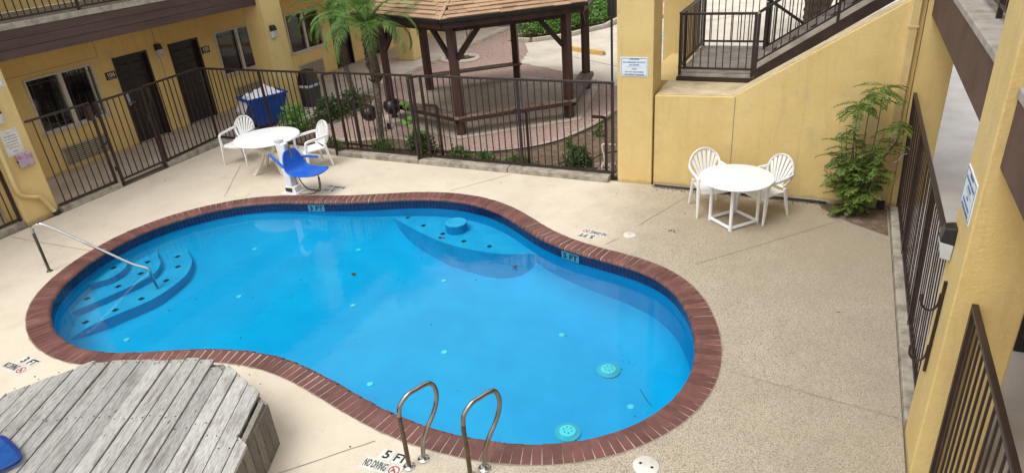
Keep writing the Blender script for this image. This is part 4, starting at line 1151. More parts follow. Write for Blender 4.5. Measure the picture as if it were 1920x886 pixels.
# roof: boards below, courses of shingle tabs above
ZE, ZA = 2.565, 3.90
RR = RE + .05
apex = Vector((GC.x, GC.y, ZA))
rd = MB()
for k in range(6):
    u, v = hexp(RR, k), hexp(RR, (k + 1) % 6)
    rd.add([(u.x, u.y, ZE), (v.x, v.y, ZE), tuple(apex), (u.x, u.y, ZE - .03), (v.x, v.y, ZE - .03), (apex.x, apex.y, ZA - .03)], [(0, 1, 2), (3, 5, 4), (0, 3, 4, 1)])
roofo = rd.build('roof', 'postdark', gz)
rest = MB(); nsh = 0
for k in (0, 5, 1, 4, 2, 3):
    u, v = hexp(RR + .03, k), hexp(RR + .03, (k + 1) % 6)
    U = Vector((u.x, u.y, ZE)); V = Vector((v.x, v.y, ZE)); mid = (U + V) / 2
    ex = (V - U).normalized(); up = (apex - mid); H = up.length; up.normalize(); nr = ex.cross(up).normalized()
    if nr.z < 0: nr = -nr
    Lb = (V - U).length; expo = .135; rows = int(H / expo)
    for r_ in range(rows):
        h0 = r_ * expo; half = Lb / 2 * (1 - h0 / H); x = -half + (r_ % 3) * .06
        hw2 = Lb / 2 * (1 - min(1, (h0 + expo * 1.25) / H))
        while x < half - .02:
            w = random.uniform(.16, .36); x1 = min(x + w, half)
            if half - x1 < .05: x1 = half
            t0 = .018 + random.choice((0, .010, .018)); 
            xa, xb = max(-half, x), x1
            ta, tb_ = max(-hw2, min(hw2, xa)), max(-hw2, min(hw2, xb))
            h1 = h0 + expo * 1.25
            P4 = [mid + ex * xa + up * h0, mid + ex * xb + up * h0, mid + ex * tb_ + up * h1, mid + ex * ta + up * h1]
            top = [P4[0] + nr * (t0 + .008), P4[1] + nr * (t0 + .008), P4[2] + nr * .003, P4[3] + nr * .003]
            bot = [P4[0] + nr * .002, P4[1] + nr * .002, P4[2] + nr * .001, P4[3] + nr * .001]
            fcs = [(4, 5, 6, 7), (0, 1, 5, 4), (1, 2, 6, 5), (3, 0, 4, 7)]
            if k in (0, 5) and nsh < 290 and r_ < 11:
                MB().add(bot + top, fcs).build('shingle', 'shingle', roofo, fix=False); nsh += 1
            else: rest.add(bot + top, fcs)
            x = x1 + .004
stuff(rest.build('shingle', 'shingle', roofo, fix=False))
for k in range(6):
    u = hexp(RR + .04, k); MB().bar((u.x, u.y, ZE + .016), (apex.x, apex.y, ZA + .02), .07, .012).build('ridge_cap', 'shingle', roofo)
    a, b = hexp(RR + .05, k), hexp(RR + .05, (k + 1) % 6)
    MB().bar((a.x, a.y, ZE - .02), (b.x, b.y, ZE - .02), .06, .06).build('drip_edge', 'black', roofo)

# ================================================================ POOL FURNITURE
def make_chair(label, group):
    t = thing('plastic_chair', label, 'chair', (0, 0, 0), 0, group)
    # seat: dished slab
    sb = MB(); nx, ny = 8, 8; top = []
    for j in range(ny + 1):
        for i in range(nx + 1):
            u, v = i / nx * 2 - 1, j / ny
            hw = .235 - .035 * v; y = -.25 + .46 * v
            z = .425 - .02 * (1 - u * u) - .018 * v + (-.03 * max(0, .12 - v) / .12) 
            top.append((u * hw, y, z))
    k = len(top); W_ = nx + 1
    fs = [(j * W_ + i, j * W_ + i + 1, (j + 1) * W_ + i + 1, (j + 1) * W_ + i) for j in range(ny) for i in range(nx)]
    sb.add(top, fs); sb.add([(x, y, z - .022) for x, y, z in top], [f[::-1] for f in fs])
    edge = [i for i in range(W_)] + [j * W_ + nx for j in range(1, ny + 1)] + [ny * W_ + i for i in range(nx - 1, -1, -1)] + [j * W_ for j in range(ny - 1, 0, -1)]
    sb.f += [(a, b, b + k, a + k) for a, b in zip(edge, edge[1:] + edge[:1])]
    sb.build('seat', 'white', t, smooth=True, local=True)
    # oval back with a flat rim and fanned slats; the back leans away
    def bp(x, h): return (x, .20 + .24 * (h - .40) + .10 * max(0, h - .40) ** 2, h)
    rim = []
    for i in range(25):
        a = R(-52 + (284) * i / 24)
        rim.append(bp(.238 * math.cos(a) * (1 if math.sin(a) > -.2 else .98), .655 + .235 * math.sin(a)))
    MB().tube(rim, .033, 8, flat=.45).build('back_rim', 'white', t, smooth=True, local=True)
    for i in range(7):
        u = (i - 3) / 3
        a = R(90 - u * 62)
        x0, h0 = u * .085, .43; x1, h1 = .235 * math.cos(a), .655 + .225 * math.sin(a)
        pts = [bp(x0 + (x1 - x0) * s_ ** 1.15, h0 + (h1 - h0) * s_) for s_ in (0, .25, .5, .75, 1)]
        mb = MB(); vs = []
        for n_, p in enumerate(pts):
            w = .013 + .012 * n_ / 4
            vs += [(p[0] - w, p[1] - .006, p[2]), (p[0] + w, p[1] - .006, p[2]), (p[0] + w, p[1] + .006, p[2]), (p[0] - w, p[1] + .006, p[2])]
        mb.add(vs, [(4 * n_ + q, 4 * n_ + (q + 1) % 4, 4 * n_ + 4 + (q + 1) % 4, 4 * n_ + 4 + q) for n_ in range(4) for q in range(4)])
        mb.build('slat', 'white', t, local=True)
    MB().tube([bp(x, .45) for x in (-.15, -.07, .0, .07, .15)], .022, 7, flat=.6).build('lower_rail', 'white', t, smooth=True, local=True)
    for s_ in (-1, 1):
        pts = smoothpts([(s_ * .245, .265, .66), (s_ * .275, .14, .655), (s_ * .285, .0, .645), (s_ * .285, -.15, .64), (s_ * .280, -.225, .62), (s_ * .276, -.245, .56), (s_ * .272, -.25, .44)], 5)
        MB().tube(pts, .021, 8, flat=1.35).build('armrest', 'white', t, smooth=True, local=True)
        for y0, y1, x0, x1, w0 in ((-.245, -.29, .268, .285, .040), (.18, .27, .20, .225, .040)):
            vs = []
            for y, x, z, w in ((y0, x0, .46, w0), ((y0 + y1) / 2, (x0 + x1) / 2, .2, w0 * .8), (y1, x1, 0, w0 * .55)):
                x *= s_
                vs += [(x - w * .5, y - w * .7, z), (x + w * .5, y - w * .7, z), (x + w * .5, y + w * .7, z), (x - w * .5, y + w * .7, z)]
            MB().add(vs, [(3, 2, 1, 0), (8, 9, 10, 11)] + [(4 * n_ + q, 4 * n_ + (q + 1) % 4, 4 * n_ + 4 + (q + 1) % 4, 4 * n_ + 4 + q) for n_ in range(2) for q in range(4)]).build('leg', 'white', t, local=True, bevel=.006)
    return t
CG = 'white plastic garden chairs'
ch = make_chair('white plastic chair left of the right hand table, against the yellow wall', CG)
ch.location = (-1.58, 9.98, 0); ch.rotation_euler = (0, 0, math.atan2(.62, .78))
faces = lambda dx, dy: math.atan2(dx, -dy)
ch.rotation_euler.z = faces(.50, -.86)
dup(ch, (-.76, 9.98, 0), faces(-.62, -.78), 'white plastic chair right of the right hand table, nearer the leafy shrub')
dup(ch, (-11.36, 9.88, 0), faces(.16, -.99), 'white plastic chair left of the left table, by the fence corner')
dup(ch, (-9.44, 9.96, 0), faces(-.42, -.90), 'white plastic chair between the left table and the fence, behind the blue lift seat')

t1 = thing('plastic_table', 'round white plastic table on splayed crossed legs, behind the blue lift seat', 'table', (-10.22, 9.57, 0), R(20), 'round white tables')
MB().lathe([(.60, .685), (.645, .690), (.655, .705), (.645, .72), (.60, .726), (.2, .727), (.02, .727)], (0, 0, 0), 48).build('tabletop', 'white', t1, smooth=True, local=True)
for k in range(4):
    a = R(45 + 90 * k); c_, s_ = math.cos(a), math.sin(a)
    pts = smoothpts([(.40 * c_, .40 * s_, .68), (.22 * c_, .22 * s_, .50), (.14 * c_, .14 * s_, .42), (.24 * c_, .24 * s_, .22), (.42 * c_, .42 * s_, .0)], 5)
    MB().tube(pts, [.034] * len(pts), 6, flat=1.4).build('leg', 'whiteleg', t1, smooth=True, local=True)
MB().lathe([(.13, .38), (.15, .42), (.13, .46)], (0, 0, 0), 16).build('leg_hub', 'whiteleg', t1, local=True)
t2 = thing('plastic_table', 'round white table on a square white pipe frame beside the yellow stair wall', 'table', (-1.15, 9.635, 0), 0, 'round white tables')
MB().lathe([(.50, .700), (.525, .702), (.53, .710), (.525, .718), (.50, .722), (.02, .722)], (0, 0, 0), 56).build('tabletop', 'white', t2, smooth=True, local=True)
cs = [(-.335, -.035), (.01, -.335), (.335, .045), (-.02, .325)]
for k in range(4):
    x, y = cs[k]; x2, y2 = cs[(k + 1) % 4]
    MB().tube([(x, y, .03), (x * .99, y * .99, .70)], .026, 10).build('leg', 'white', t2, smooth=True, local=True)
    MB().tube([(x, y, .03), (x2, y2, .03)], .026, 10).build('base_rail', 'white', t2, smooth=True, local=True)
    MB().tube([(x, y, .0), (x, y, .075)], .031, 10).build('pipe_fitting', 'white', t2, smooth=True, local=True)

# pool lift
lt = thing('pool_lift', 'white pool lift post holding a bright blue moulded seat at the pool edge', 'pool lift', (-9.02, 8.72, 0))
MB().box(-9.15, -8.80, 8.60, 8.90, .0, .018).build('base_plate', 'white', lt)
bx = MB(); bx.box(-9.10, -8.86, 8.66, 8.84, .018, .13); bx.build('base_box', 'white', lt, bevel=.012)
MB().box(-9.08, -8.93, 8.645, 8.659, .035, .10).build('base_socket', 'ink', lt)
cm = MB(); cm.add([(-9.10, 8.68, .13), (-8.94, 8.68, .13), (-8.94, 8.84, .13), (-9.10, 8.84, .13), (-9.13, 8.70, .95), (-8.93, 8.70, .95), (-8.93, 8.82, .95), (-9.13, 8.82, .95)],
                  [(3, 2, 1, 0), (4, 5, 6, 7), (0, 1, 5, 4), (1, 2, 6, 5), (2, 3, 7, 6), (3, 0, 4, 7)])
cm.build('mast', 'white', lt, bevel=.015)
MB().bar((-8.90, 8.78, .92), (-8.85, 8.76, .16), .03, .05).build('actuator', 'chrome', lt)
MB().box(-9.14, -9.02, 8.70, 8.82, .955, 1.0).build('mast_cap', 'lampglass', lt)
sh = []
prof = [(-8.90, .84), (-8.905, .80), (-8.885, .68), (-8.855, .55), (-8.80, .455), (-8.70, .415), (-8.55, .410), (-8.40, .425), (-8.26, .44), (-8.20, .445)]
hw = [.12, .18, .24, .275, .285, .29, .29, .29, .27, .19]
vs = []; nW = 7
for (x, z), w in zip(prof, hw):
    for i in range(nW):
        u = i / (nW - 1) * 2 - 1
        vs.append((x + .02 * u * u * (1 if z > .5 else 0), 8.76 + u * w, z + (.028 * u * u if z < .5 else 0)))
n_ = len(vs); fs = [(j * nW + i, j * nW + i + 1, (j + 1) * nW + i + 1, (j + 1) * nW + i) for j in range(len(prof) - 1) for i in range(nW - 1)]
so = MB().add(vs, fs).build('seat', 'blue', lt, smooth=True, fix=False)
sm = so.modifiers.new('shell', 'SOLIDIFY'); sm.thickness = .03; sm.offset = 0
sb_ = so.modifiers.new('smooth', 'SUBSURF'); sb_.levels = 1; sb_.render_levels = 2
MB().tube(smoothpts([(-8.84, 8.50, .58), (-8.98, 8.48, .72), (-9.08, 8.47, .83)], 4), .026, 8).build('armrest', 'blue', lt, smooth=True)
MB().tube(smoothpts([(-8.86, 9.00, .60), (-8.75, 9.02, .625), (-8.50, 9.04, .625)], 4), .024, 8).build('armrest', 'blue', lt, smooth=True)
MB().bar((-8.98, 8.76, .34), (-8.40, 8.76, .385), .06, .05).build('seat_arm', 'white', lt)
MB().tube(smoothpts([(-8.38, 8.80, .40), (-8.36, 8.82, .28), (-8.40, 8.84, .12), (-8.46, 8.86, .03), (-8.62, 8.88, .02), (-8.78, 8.89, .03), (-8.86, 8.84, .2), (-8.84, 8.80, .36)], 6), .011, 6).build('cable', 'signdark', lt, smooth=True)
MB().tube(smoothpts([(-8.34, 8.78, .42), (-8.39, 8.82, .24), (-8.43, 8.84, .1), (-8.52, 8.74, .015), (-8.75, 8.64, .012)], 6), .008, 6).build('cable', 'signdark', lt, smooth=True)

# ladder grab rails and step handrail
LD = Vector((.5, .866))
def grab(B, label):
    t = thing('ladder_rail', label, 'handrail', (B[0], B[1], 0), math.atan2(LD.y, LD.x), 'ladder grab rails')
    pr = smoothpts([(-.15, 0, 0), (-.15, 0, .30), (-.155, 0, .55), (-.135, 0, .70), (-.05, 0, .785), (.04, 0, .802), (.13, 0, .81), (.195, 0, .79), (.228, 0, .70), (.22, 0, .58), (.165, 0, .45), (.08, 0, .32), (.02, 0, .18), (0, 0, 0)], 6)
    MB().tube(pr[:15], .0215, 12).build('post', 'steeldark', t, smooth=True, local=True)
    MB().tube(pr[14:], .0215, 12).build('rail', 'steel', t, smooth=True, local=True)
    for x in (0, -.15): MB().lathe([(.058, 0), (.056, .012), (.034, .022), (.030, .03)], (x, 0, 0), 20).build('flange', 'chrome', t, smooth=True, local=True)
    return t
grab((-3.04, 3.76), 'left of the two bent steel ladder rails at the near pool edge')
grab((-2.45, 3.86), 'right of the two bent steel ladder rails at the near pool edge')
hr = thing('handrail', 'long bright steel handrail sloping from the deck into the pool steps', 'handrail', (-10.66, 5.07, 0))
pts = smoothpts([(-10.66, 5.07, 0), (-10.665, 5.075, .45), (-10.67, 5.08, .66), (-10.64, 5.09, .76), (-10.56, 5.13, .79), (-10.44, 5.20, .74), (-10.0, 5.47, .33), (-9.62, 5.70, -.03), (-9.47, 5.80, -.13), (-9.42, 5.82, -.20), (-9.37, 5.80, -.32), (-9.33, 5.79, -.47)], 6)
MB().tube(pts[:13], .022, 12).build('post', 'steeldark', hr, smooth=True)
MB().tube(pts[12:], .022, 12).build('rail', 'chrome', hr, smooth=True)
MB().lathe([(.045, 0), (.04, .012), (.026, .02)], (-10.66, 5.07, 0), 16).build('flange', 'steeldark', hr, smooth=True)

# depth markers set in the deck
def no_diving(parent, x, y, s):
    rg = [(x + s * math.cos(R(a)), y + s * math.sin(R(a)), .0075) for a in range(0, 360, 15)]
    mb = MB(); n = len(rg)
    ri = [(x + .78 * s * math.cos(R(a)), y + .78 * s * math.sin(R(a)), .0075) for a in range(0, 360, 15)]
    mb.add(rg + ri, [(i, (i + 1) % n, n + (i + 1) % n, n + i) for i in range(n)])
    mb.build('prohibition_ring', 'red', parent, local=True, fix=False)
    m2 = MB(); w = .09 * s; k = .62 * s
    m2.add([(x - k - w, y + k - w, .0082), (x - k + w, y + k + w, .0082), (x + k + w, y - k + w, .0082), (x + k - w, y - k - w, .0082)], [(3, 2, 1, 0)])
    m2.build('prohibition_bar', 'red', parent, local=True, fix=False)
    m3 = MB()
    for p, q in (((-.45, -.1), (.05, .18)), ((.05, .18), (.3, -.3)), ((-.1, .05), (-.45, -.4))):
        m3.bar((x + p[0] * s, y + p[1] * s, .0072), (x + q[0] * s, y + q[1] * s, .0072), .16 * s, .001)
    m3.lathe([(.15 * s, .0068), (.15 * s, .0078)], (x + .4 * s, y - .42 * s, 0), 10)
    m3.build('diver_figure', 'ink', parent, local=True)
def deck_marker(x, y, rz, num, label, worn=False):
    t = thing('depth_marker', label, 'depth marker', (x, y, 0), rz, 'depth markers in the deck')
    for x0, x1, y0, y1 in ((-.098, .045, .0, .14), (.05, .195, .0, .14), (-.195, .07, -.145, -.005), (.075, .215, -.145, -.005)):
        MB().box(x0, x1, y0, y1, -.004, .006).build('tile', 'tilewhite', t, local=True)
    obj_of(text_mesh(num, .145, 'ink', .0006, .004), 'lettering', t, (-.027, .07, .0068))
    obj_of(text_mesh('FT', .135, 'ink', .0006, .004, .9), 'lettering', t, (.122, .07, .0068))
    obj_of(text_mesh('NO DIVING', .125, 'ink', .0006, .003, .38), 'lettering', t, (-.062, -.076, .0068), (0, 0, 0), (1, 1, 1))
    no_diving(t, .145, -.075, .055)
    return t
deck_marker(-8.56, 3.345, R(-1), '3', 'white 3 FT tiles by the corner of the wooden platform')
deck_marker(-3.37, 3.61, R(1), '5', 'white 5 FT tiles beside the ladder rails at the bottom edge')
deck_marker(-3.03, 8.60, R(172), '5', 'upside down white 5 FT tiles on the far deck near the small lid')
deck_marker(-8.28, 9.06, R(182), '3', 'upside down white 3 FT tiles beside the pool lift')
def lid(x, y, r, label, holes=True):
    t = thing('skimmer_lid', label, 'lid', (x, y, 0), R(-8), 'round lids in the deck')
    MB().lathe([(r, -.004), (r, .008), (r * .93, .013), (.01, .014)], (0, 0, 0), 36).build('cover', 'tilewhite', t, smooth=True, local=True)
    if holes:
        for s_ in (-1, 1): MB().box(s_ * r * .46 - .012, s_ * r * .46 + .012, -.012, .012, .013, .0148).build('finger_hole', 'ink', t, local=True)
    else: MB().box(-.02, .02, -.006, .006, .013, .0148).build('finger_hole', 'ink', t, local=True)
lid(-1.10, 4.40, .118, 'round white skimmer lid with two finger holes at the bottom edge')
lid(-2.50, 8.745, .095, 'small round white lid on the far deck near the upside down tiles', False)
M['patch'] = mat('pale_patch', (.74, .66, .45), .85)
tag(struct(MB().lathe([(.11, .0), (.11, .005)], (-9.9, 8.33, 0), 20).build('deck_patch', 'patch')), 'pale round patch on the deck left of the pool lift', 'patch')

# ================================================================ WOODEN PLATFORM
pf = thing('wooden_platform', 'large weathered grey wooden deck platform with eight sides in the foreground', 'platform', (-5.35, 1.95, 0))
oct_ = [(-4.48, 3.44), (-5.42, 3.77), (-6.78, 3.245), (-7.16, 2.55), (-6.22, .46), (-5.28, .13), (-3.92, .655), (-3.54, 1.35)]
pu = Vector((.44, -.898)).normalized(); pvv = Vector((.898, .44)).normalized()
PA = math.atan2(pu.y, pu.x)
ctr = Vector((-5.35, 1.95)); TOPZ = .555
octl = oct_ if sum(oct_[i][0] * oct_[(i + 1) % 8][1] - oct_[(i + 1) % 8][0] * oct_[i][1] for i in range(8)) > 0 else oct_[::-1]
vmin = min((Vector(p) - ctr).dot(pvv) for p in oct_); vmax = max((Vector(p) - ctr).dot(pvv) for p in oct_)
v = vmax - .012; i = 0
pw = .11
while v > vmin + .02:
    v0 = v - pw
    gap = random.uniform(.007, .016)
    if i == 0: gap = .004
    if i in (3, 7): gap = .022
    e0 = random.uniform(-.02, .02); 
    rect = [(-3, v0 + gap / 2), (3, v0 + gap / 2), (3, v - gap / 2), (-3, v - gap / 2)]
    wr = [(ctr.x + pu.x * a + pvv.x * b, ctr.y + pu.y * a + pvv.y * b) for a, b in rect]
    pl = clip_convex(wr if True else wr[::-1], octl)
    if len(pl) >= 3:
        # local frame: x along the plank
        mid = sum((Vector(p) for p in pl), Vector((0, 0))) / len(pl)
        loc = [((Vector(p) - mid).dot(pu), (Vector(p) - mid).dot(pvv)) for p in pl]
        xm = min(a for a, b in loc)
        sh_ = random.uniform(-.012, .03)
        if i == 4: sh_ = -.13                                   # one board has slipped back from the edge
        if i == 0: sh_ = -.60
        loc = [((a + (-sh_ if a < xm + .22 or (i == 0 and a < 0) else 0)), b) for a, b in loc]
        dz = random.uniform(-.004, .006)
        mb = MB().prism(loc, TOPZ - .035 + dz, [TOPZ + dz + random.uniform(-.003, .003) for _ in loc])
        o = bpy.data.objects.new('plank', mb.mesh('plank', M['plank'])); COL.objects.link(o); o.parent = pf
        WM[o.name] = WM[pf.name]
        o.location = (mid.x - pf.location.x, mid.y - pf.location.y, 0); o.rotation_euler = (0, random.uniform(-.002, .002), PA + random.uniform(-.003, .003))
        bv = o.modifiers.new('bevel', 'BEVEL'); bv.width = .004; bv.segments = 1; bv.limit_method = 'ANGLE'
        nails = MB()
        ax = [a for a, b in loc]
        for sx in (min(ax) + .05, min(ax) + .9, min(ax) + 1.75):
            if sx < max(ax) - .03:
                for yb in (-.05, .05): nails.lathe([(.0075, TOPZ + dz), (.0075, TOPZ + dz + .0035)], (sx + random.uniform(-.012, .012), yb + random.uniform(-.008, .008), 0), 6)
        no = bpy.data.objects.new('nail', nails.mesh('nail', M['ink'])); COL.objects.link(no); no.parent = o; stuff(no)
    v = v0; i += 1; pw = .166
# side boards, standing upright round the edge
for k in range(8):
    a, b = Vector(octl[k]), Vector(octl[(k + 1) % 8]); d = b - a; L_ = d.length; d.normalize(); out = Vector((d.y, -d.x))
    nbd = max(1, round(L_ / .135)); w = L_ / nbd
    for j in range(nbd):
        c = a + d * (w * (j + .5)) + out * random.uniform(-.03, -.024)
        bm2 = MB().box(-(TOPZ - .06) / 2, (TOPZ - .06) / 2 + random.uniform(-.008, .008), -w / 2 + .006, w / 2 - .006, -.011, .011)
        o = bpy.data.objects.new('side_board', bm2.mesh('side_board', M['sideboard'])); COL.objects.link(o); o.parent = pf
        m_ = Matrix.Translation((c.x - pf.location.x, c.y - pf.location.y, (TOPZ - .06) / 2 + .01)) @ Matrix.Rotation(math.atan2(d.y, d.x), 4, 'Z') @ Matrix.Rotation(R(90), 4, 'X') @ Matrix.Rotation(R(90), 4, 'Z')
        o.matrix_local = m_
    ai, bi = a - out * .055 + d * .03, b - out * .055 - d * .03
    MB().bar((ai.x, ai.y, TOPZ - .09), (bi.x, bi.y, TOPZ - .09), .036, .085).build('rim_joist', 'sideboard', pf)
for s_ in (-.95, 0, .95):
    a, b = ctr + pu * s_ - pvv * 1.25, ctr + pu * s_ + pvv * 1.1
    MB().bar((a.x, a.y, TOPZ - .085), (b.x, b.y, TOPZ - .085), .04, .09).build('joist', 'sideboard', pf)
e1 = Vector((-4.51, 3.41)); e2 = e1 + pu * 2.3
MB().bar((e1.x - .012, e1.y - .03, TOPZ - .03), (e1.x - .012 + pu.x * .62, e1.y - .03 + pu.y * .62, TOPZ - .03), .05, .05).build('edge_strip', 'sideboard', pf)
# blue leaf net left lying on it
nt2 = thing('leaf_net', 'blue pool leaf net with rounded rim lying on the wooden platform', 'pool net', (-6.165, 1.965, TOPZ + .01), R(-15))
rim = smoothpts([(.17, .02, .03), (.15, .10, .03), (.02, .12, .035), (-.2, .11, .03), (-.34, .08, .03), (-.36, -.05, .03), (-.3, -.17, .03), (-.05, -.19, .03), (.12, -.14, .03)], 5, True)
MB().tube(rim, .016, 8, closed=True).build('rim', 'netblue', nt2, smooth=True, local=True)
nv = []; nr_ = len(rim)
for j in range(7):
    f = 1 - j / 6
    for p in rim: nv.append((p.x * f + (1 - f) * -.08 + .008 * math.sin(9 * p.x + j), p.y * f + (1 - f) * -.03, .03 - .022 * (1 - f) + .02 * math.sin(14 * p.x * f + 9 * p.y) * (1 - abs(2 * f - 1)) ))
MB().add(nv, [(j * nr_ + q, j * nr_ + (q + 1) % nr_, (j + 1) * nr_ + (q + 1) % nr_, (j + 1) * nr_ + q) for j in range(6) for q in range(nr_)]).build('net_bag', 'net', nt2, smooth=True, local=True, fix=False)
MB().tube([(-.36, -.04, .04), (-.6, -.08, .05)], .016, 8).build('handle', 'netblue', nt2, smooth=True, local=True)

# life ring hooks on the near right column
hk = thing('life_ring_hook', 'brown steel bar with two curved hooks on the nearest right column', 'hook', (.955, 5.37, .7))
MB().box(.945, .968, 5.358, 5.382, .88, 1.73).build('bar', 'metal', hk)
for z in (1.62, 1.13):
    MB().tube(smoothpts([(.945, 5.37, z), (.94, 5.37, z - .10), (.91, 5.37, z - .155), (.865, 5.37, z - .155), (.83, 5.37, z - .11), (.822, 5.37, z - .03)], 5), .010, 8).build('hook', 'metal', hk, smooth=True)
wc = MB().tube(smoothpts([(.9, 10.66, .74), (.95, 10.64, .78), (1.0, 10.62, .88), (1.06, 10.56, .93)], 5), .008, 6)
wc.tube([(1.055, 10.55, .84), (1.065, 10.55, 1.02)], .007, 6)
tag(wc.build('cord', 'sign', smooth=True), 'thin white cord strung from the drain pipe to the right fence', 'cord')
sh2 = MB().tube(smoothpts([(-2.6, 10.61, .045), (-1.8, 10.615, .04), (-1.0, 10.60, .04), (-.2, 10.61, .04), (.1, 10.6, .035)], 12), .016, 6)
tag(sh2.build('hose', 'rubber', smooth=True), 'dark thin hose lying along the foot of the yellow stair wall', 'hose')

# ================================================================ BEYOND THE FENCE
lc = thing('laundry_cart', 'deep blue laundry cart heaped with white linen behind the fence corner', 'cart', (-12.72, 12.1, 0), R(68))
def taper(mb, hx0, hy0, z0, hx1, hy1, z1, t=0):
    mb.add([(-hx0, -hy0, z0), (hx0, -hy0, z0), (hx0, hy0, z0), (-hx0, hy0, z0), (-hx1, -hy1, z1), (hx1, -hy1, z1), (hx1, hy1, z1), (-hx1, hy1, z1)],
           [(3, 2, 1, 0), (0, 1, 5, 4), (1, 2, 6, 5), (2, 3, 7, 6), (3, 0, 4, 7)])
    return mb
bo = taper(MB(), .34, .22, .10, .50, .30, .78).build('tub', 'binblue', lc, local=True, bevel=.02)
sd = bo.modifiers.new('shell', 'SOLIDIFY'); sd.thickness = .02
rm = MB()
for x0, x1, y0, y1 in ((-.53, .53, -.33, -.29), (-.53, .53, .29, .33), (-.53, -.49, -.289, .289), (.49, .53, -.289, .289)): rm.box(x0, x1, y0, y1, .76, .80)
rm.build('rim', 'binblue', lc, local=True)
for x in (-.28, .28):
    for y in (-.17, .17): MB().tube([(x, y - .015, .045), (x, y + .015, .045)], .045, 12).build('caster', 'rubber', lc, local=True)
ln = thing('linen_pile', 'heap of white linen spilling over the blue laundry cart', 'linen', (-12.72, 12.1, .78), R(68))
lb = MB(); nx, ny = 22, 14; vs = []
for j in range(ny + 1):
    for i in range(nx + 1):
        u, v = i / nx * 2 - 1, j / ny * 2 - 1
        h = .17 * math.exp(-((u - .1) ** 2 * 2.2 + v * v * 1.6)) + .05 * math.sin(5 * u + 2 * v) * math.cos(4 * v) + .03 * math.sin(11 * u - 5 * v)
        edge = max(abs(u), abs(v)); z = h * (1 - edge ** 4) + (.02 if edge < .95 else -.04)
        x = u * .47
        if u < -.75: x -= .16 * (-.75 - u) / .25; z = .05 - .35 * ((-.75 - u) / .25) ** 1.5
        vs.append((x, v * .27, z))
lb.add(vs, [(j * (nx + 1) + i, j * (nx + 1) + i + 1, (j + 1) * (nx + 1) + i + 1, (j + 1) * (nx + 1) + i) for j in range(ny) for i in range(nx)])
o = lb.build('cloth', 'linen', ln, smooth=True, local=True, fix=False); ss = o.modifiers.new('s', 'SUBSURF'); ss.levels = 1; ss.render_levels = 1
tc = thing('trash_can', 'tall dark grey trash can with a white bag rim by the column', 'trash can', (-12.80, 13.86, 0), 0)
taper(MB(), .16, .18, .0, .20, .22, .52).build('bin', 'signdark', tc, local=True, bevel=.01)
MB().box(-.205, .205, -.225, .225, .521, .60).build('bag_rim', 'bag', tc, local=True, bevel=.02)
taper(MB(), .21, .23, .602, .13, .16, .96).add([(-.13, -.16, .96), (.13, -.16, .96), (.13, .16, .96), (-.13, .16, .96)], [(0, 1, 2, 3)]).build('hood', 'black', tc, local=True, bevel=.02)

def grill(x, y, rz, label, s=1.0, wheels=True):
    t = thing('kettle_grill', label, 'grill', (x, y, 0), rz, 'black kettle grills')
    pr = [(.02, .34), (.12, .36), (.2, .43), (.235, .52), (.238, .55)]
    MB().lathe([(r * s, z * s) for r, z in pr], (0, 0, 0), 24).build('bowl', 'blackmetal', t, smooth=True, local=True)
    MB().lathe([(r * s, z * s) for r, z in [(.245, .552), (.24, .60), (.2, .68), (.12, .735), (.02, .75)]], (0, 0, 0), 24).build('lid', 'blackmetal', t, smooth=True, local=True)
    MB().tube([(-.05 * s, 0, .745 * s), (-.05 * s, 0, .79 * s), (.05 * s, 0, .79 * s), (.05 * s, 0, .745 * s)], .010, 6).build('handle', 'black', t, local=True)
    for k in range(3):
        a = R(90 + 120 * k)
        MB().tube([(.12 * s * math.cos(a), .12 * s * math.sin(a), .38 * s), (.26 * s * math.cos(a), .26 * s * math.sin(a), .02)], .011, 6).build('leg', 'greybox', t, local=True)
    if wheels:
        for a in (R(210), R(330)):
            MB().tube([(.28 * s * math.cos(a) - .02, .28 * s * math.sin(a), .075), (.28 * s * math.cos(a) + .02, .28 * s * math.sin(a), .075)], .075, 14).build('wheel', 'rubber', t, local=True)
    return t
grill(-9.62, 12.18, .3, 'black kettle grill on thin legs left of the nearer palm trunk', .84, False)
grill(-9.35, 12.72, 1.0, 'black kettle grill with wheels half hidden by the nearer palm trunk', .88)

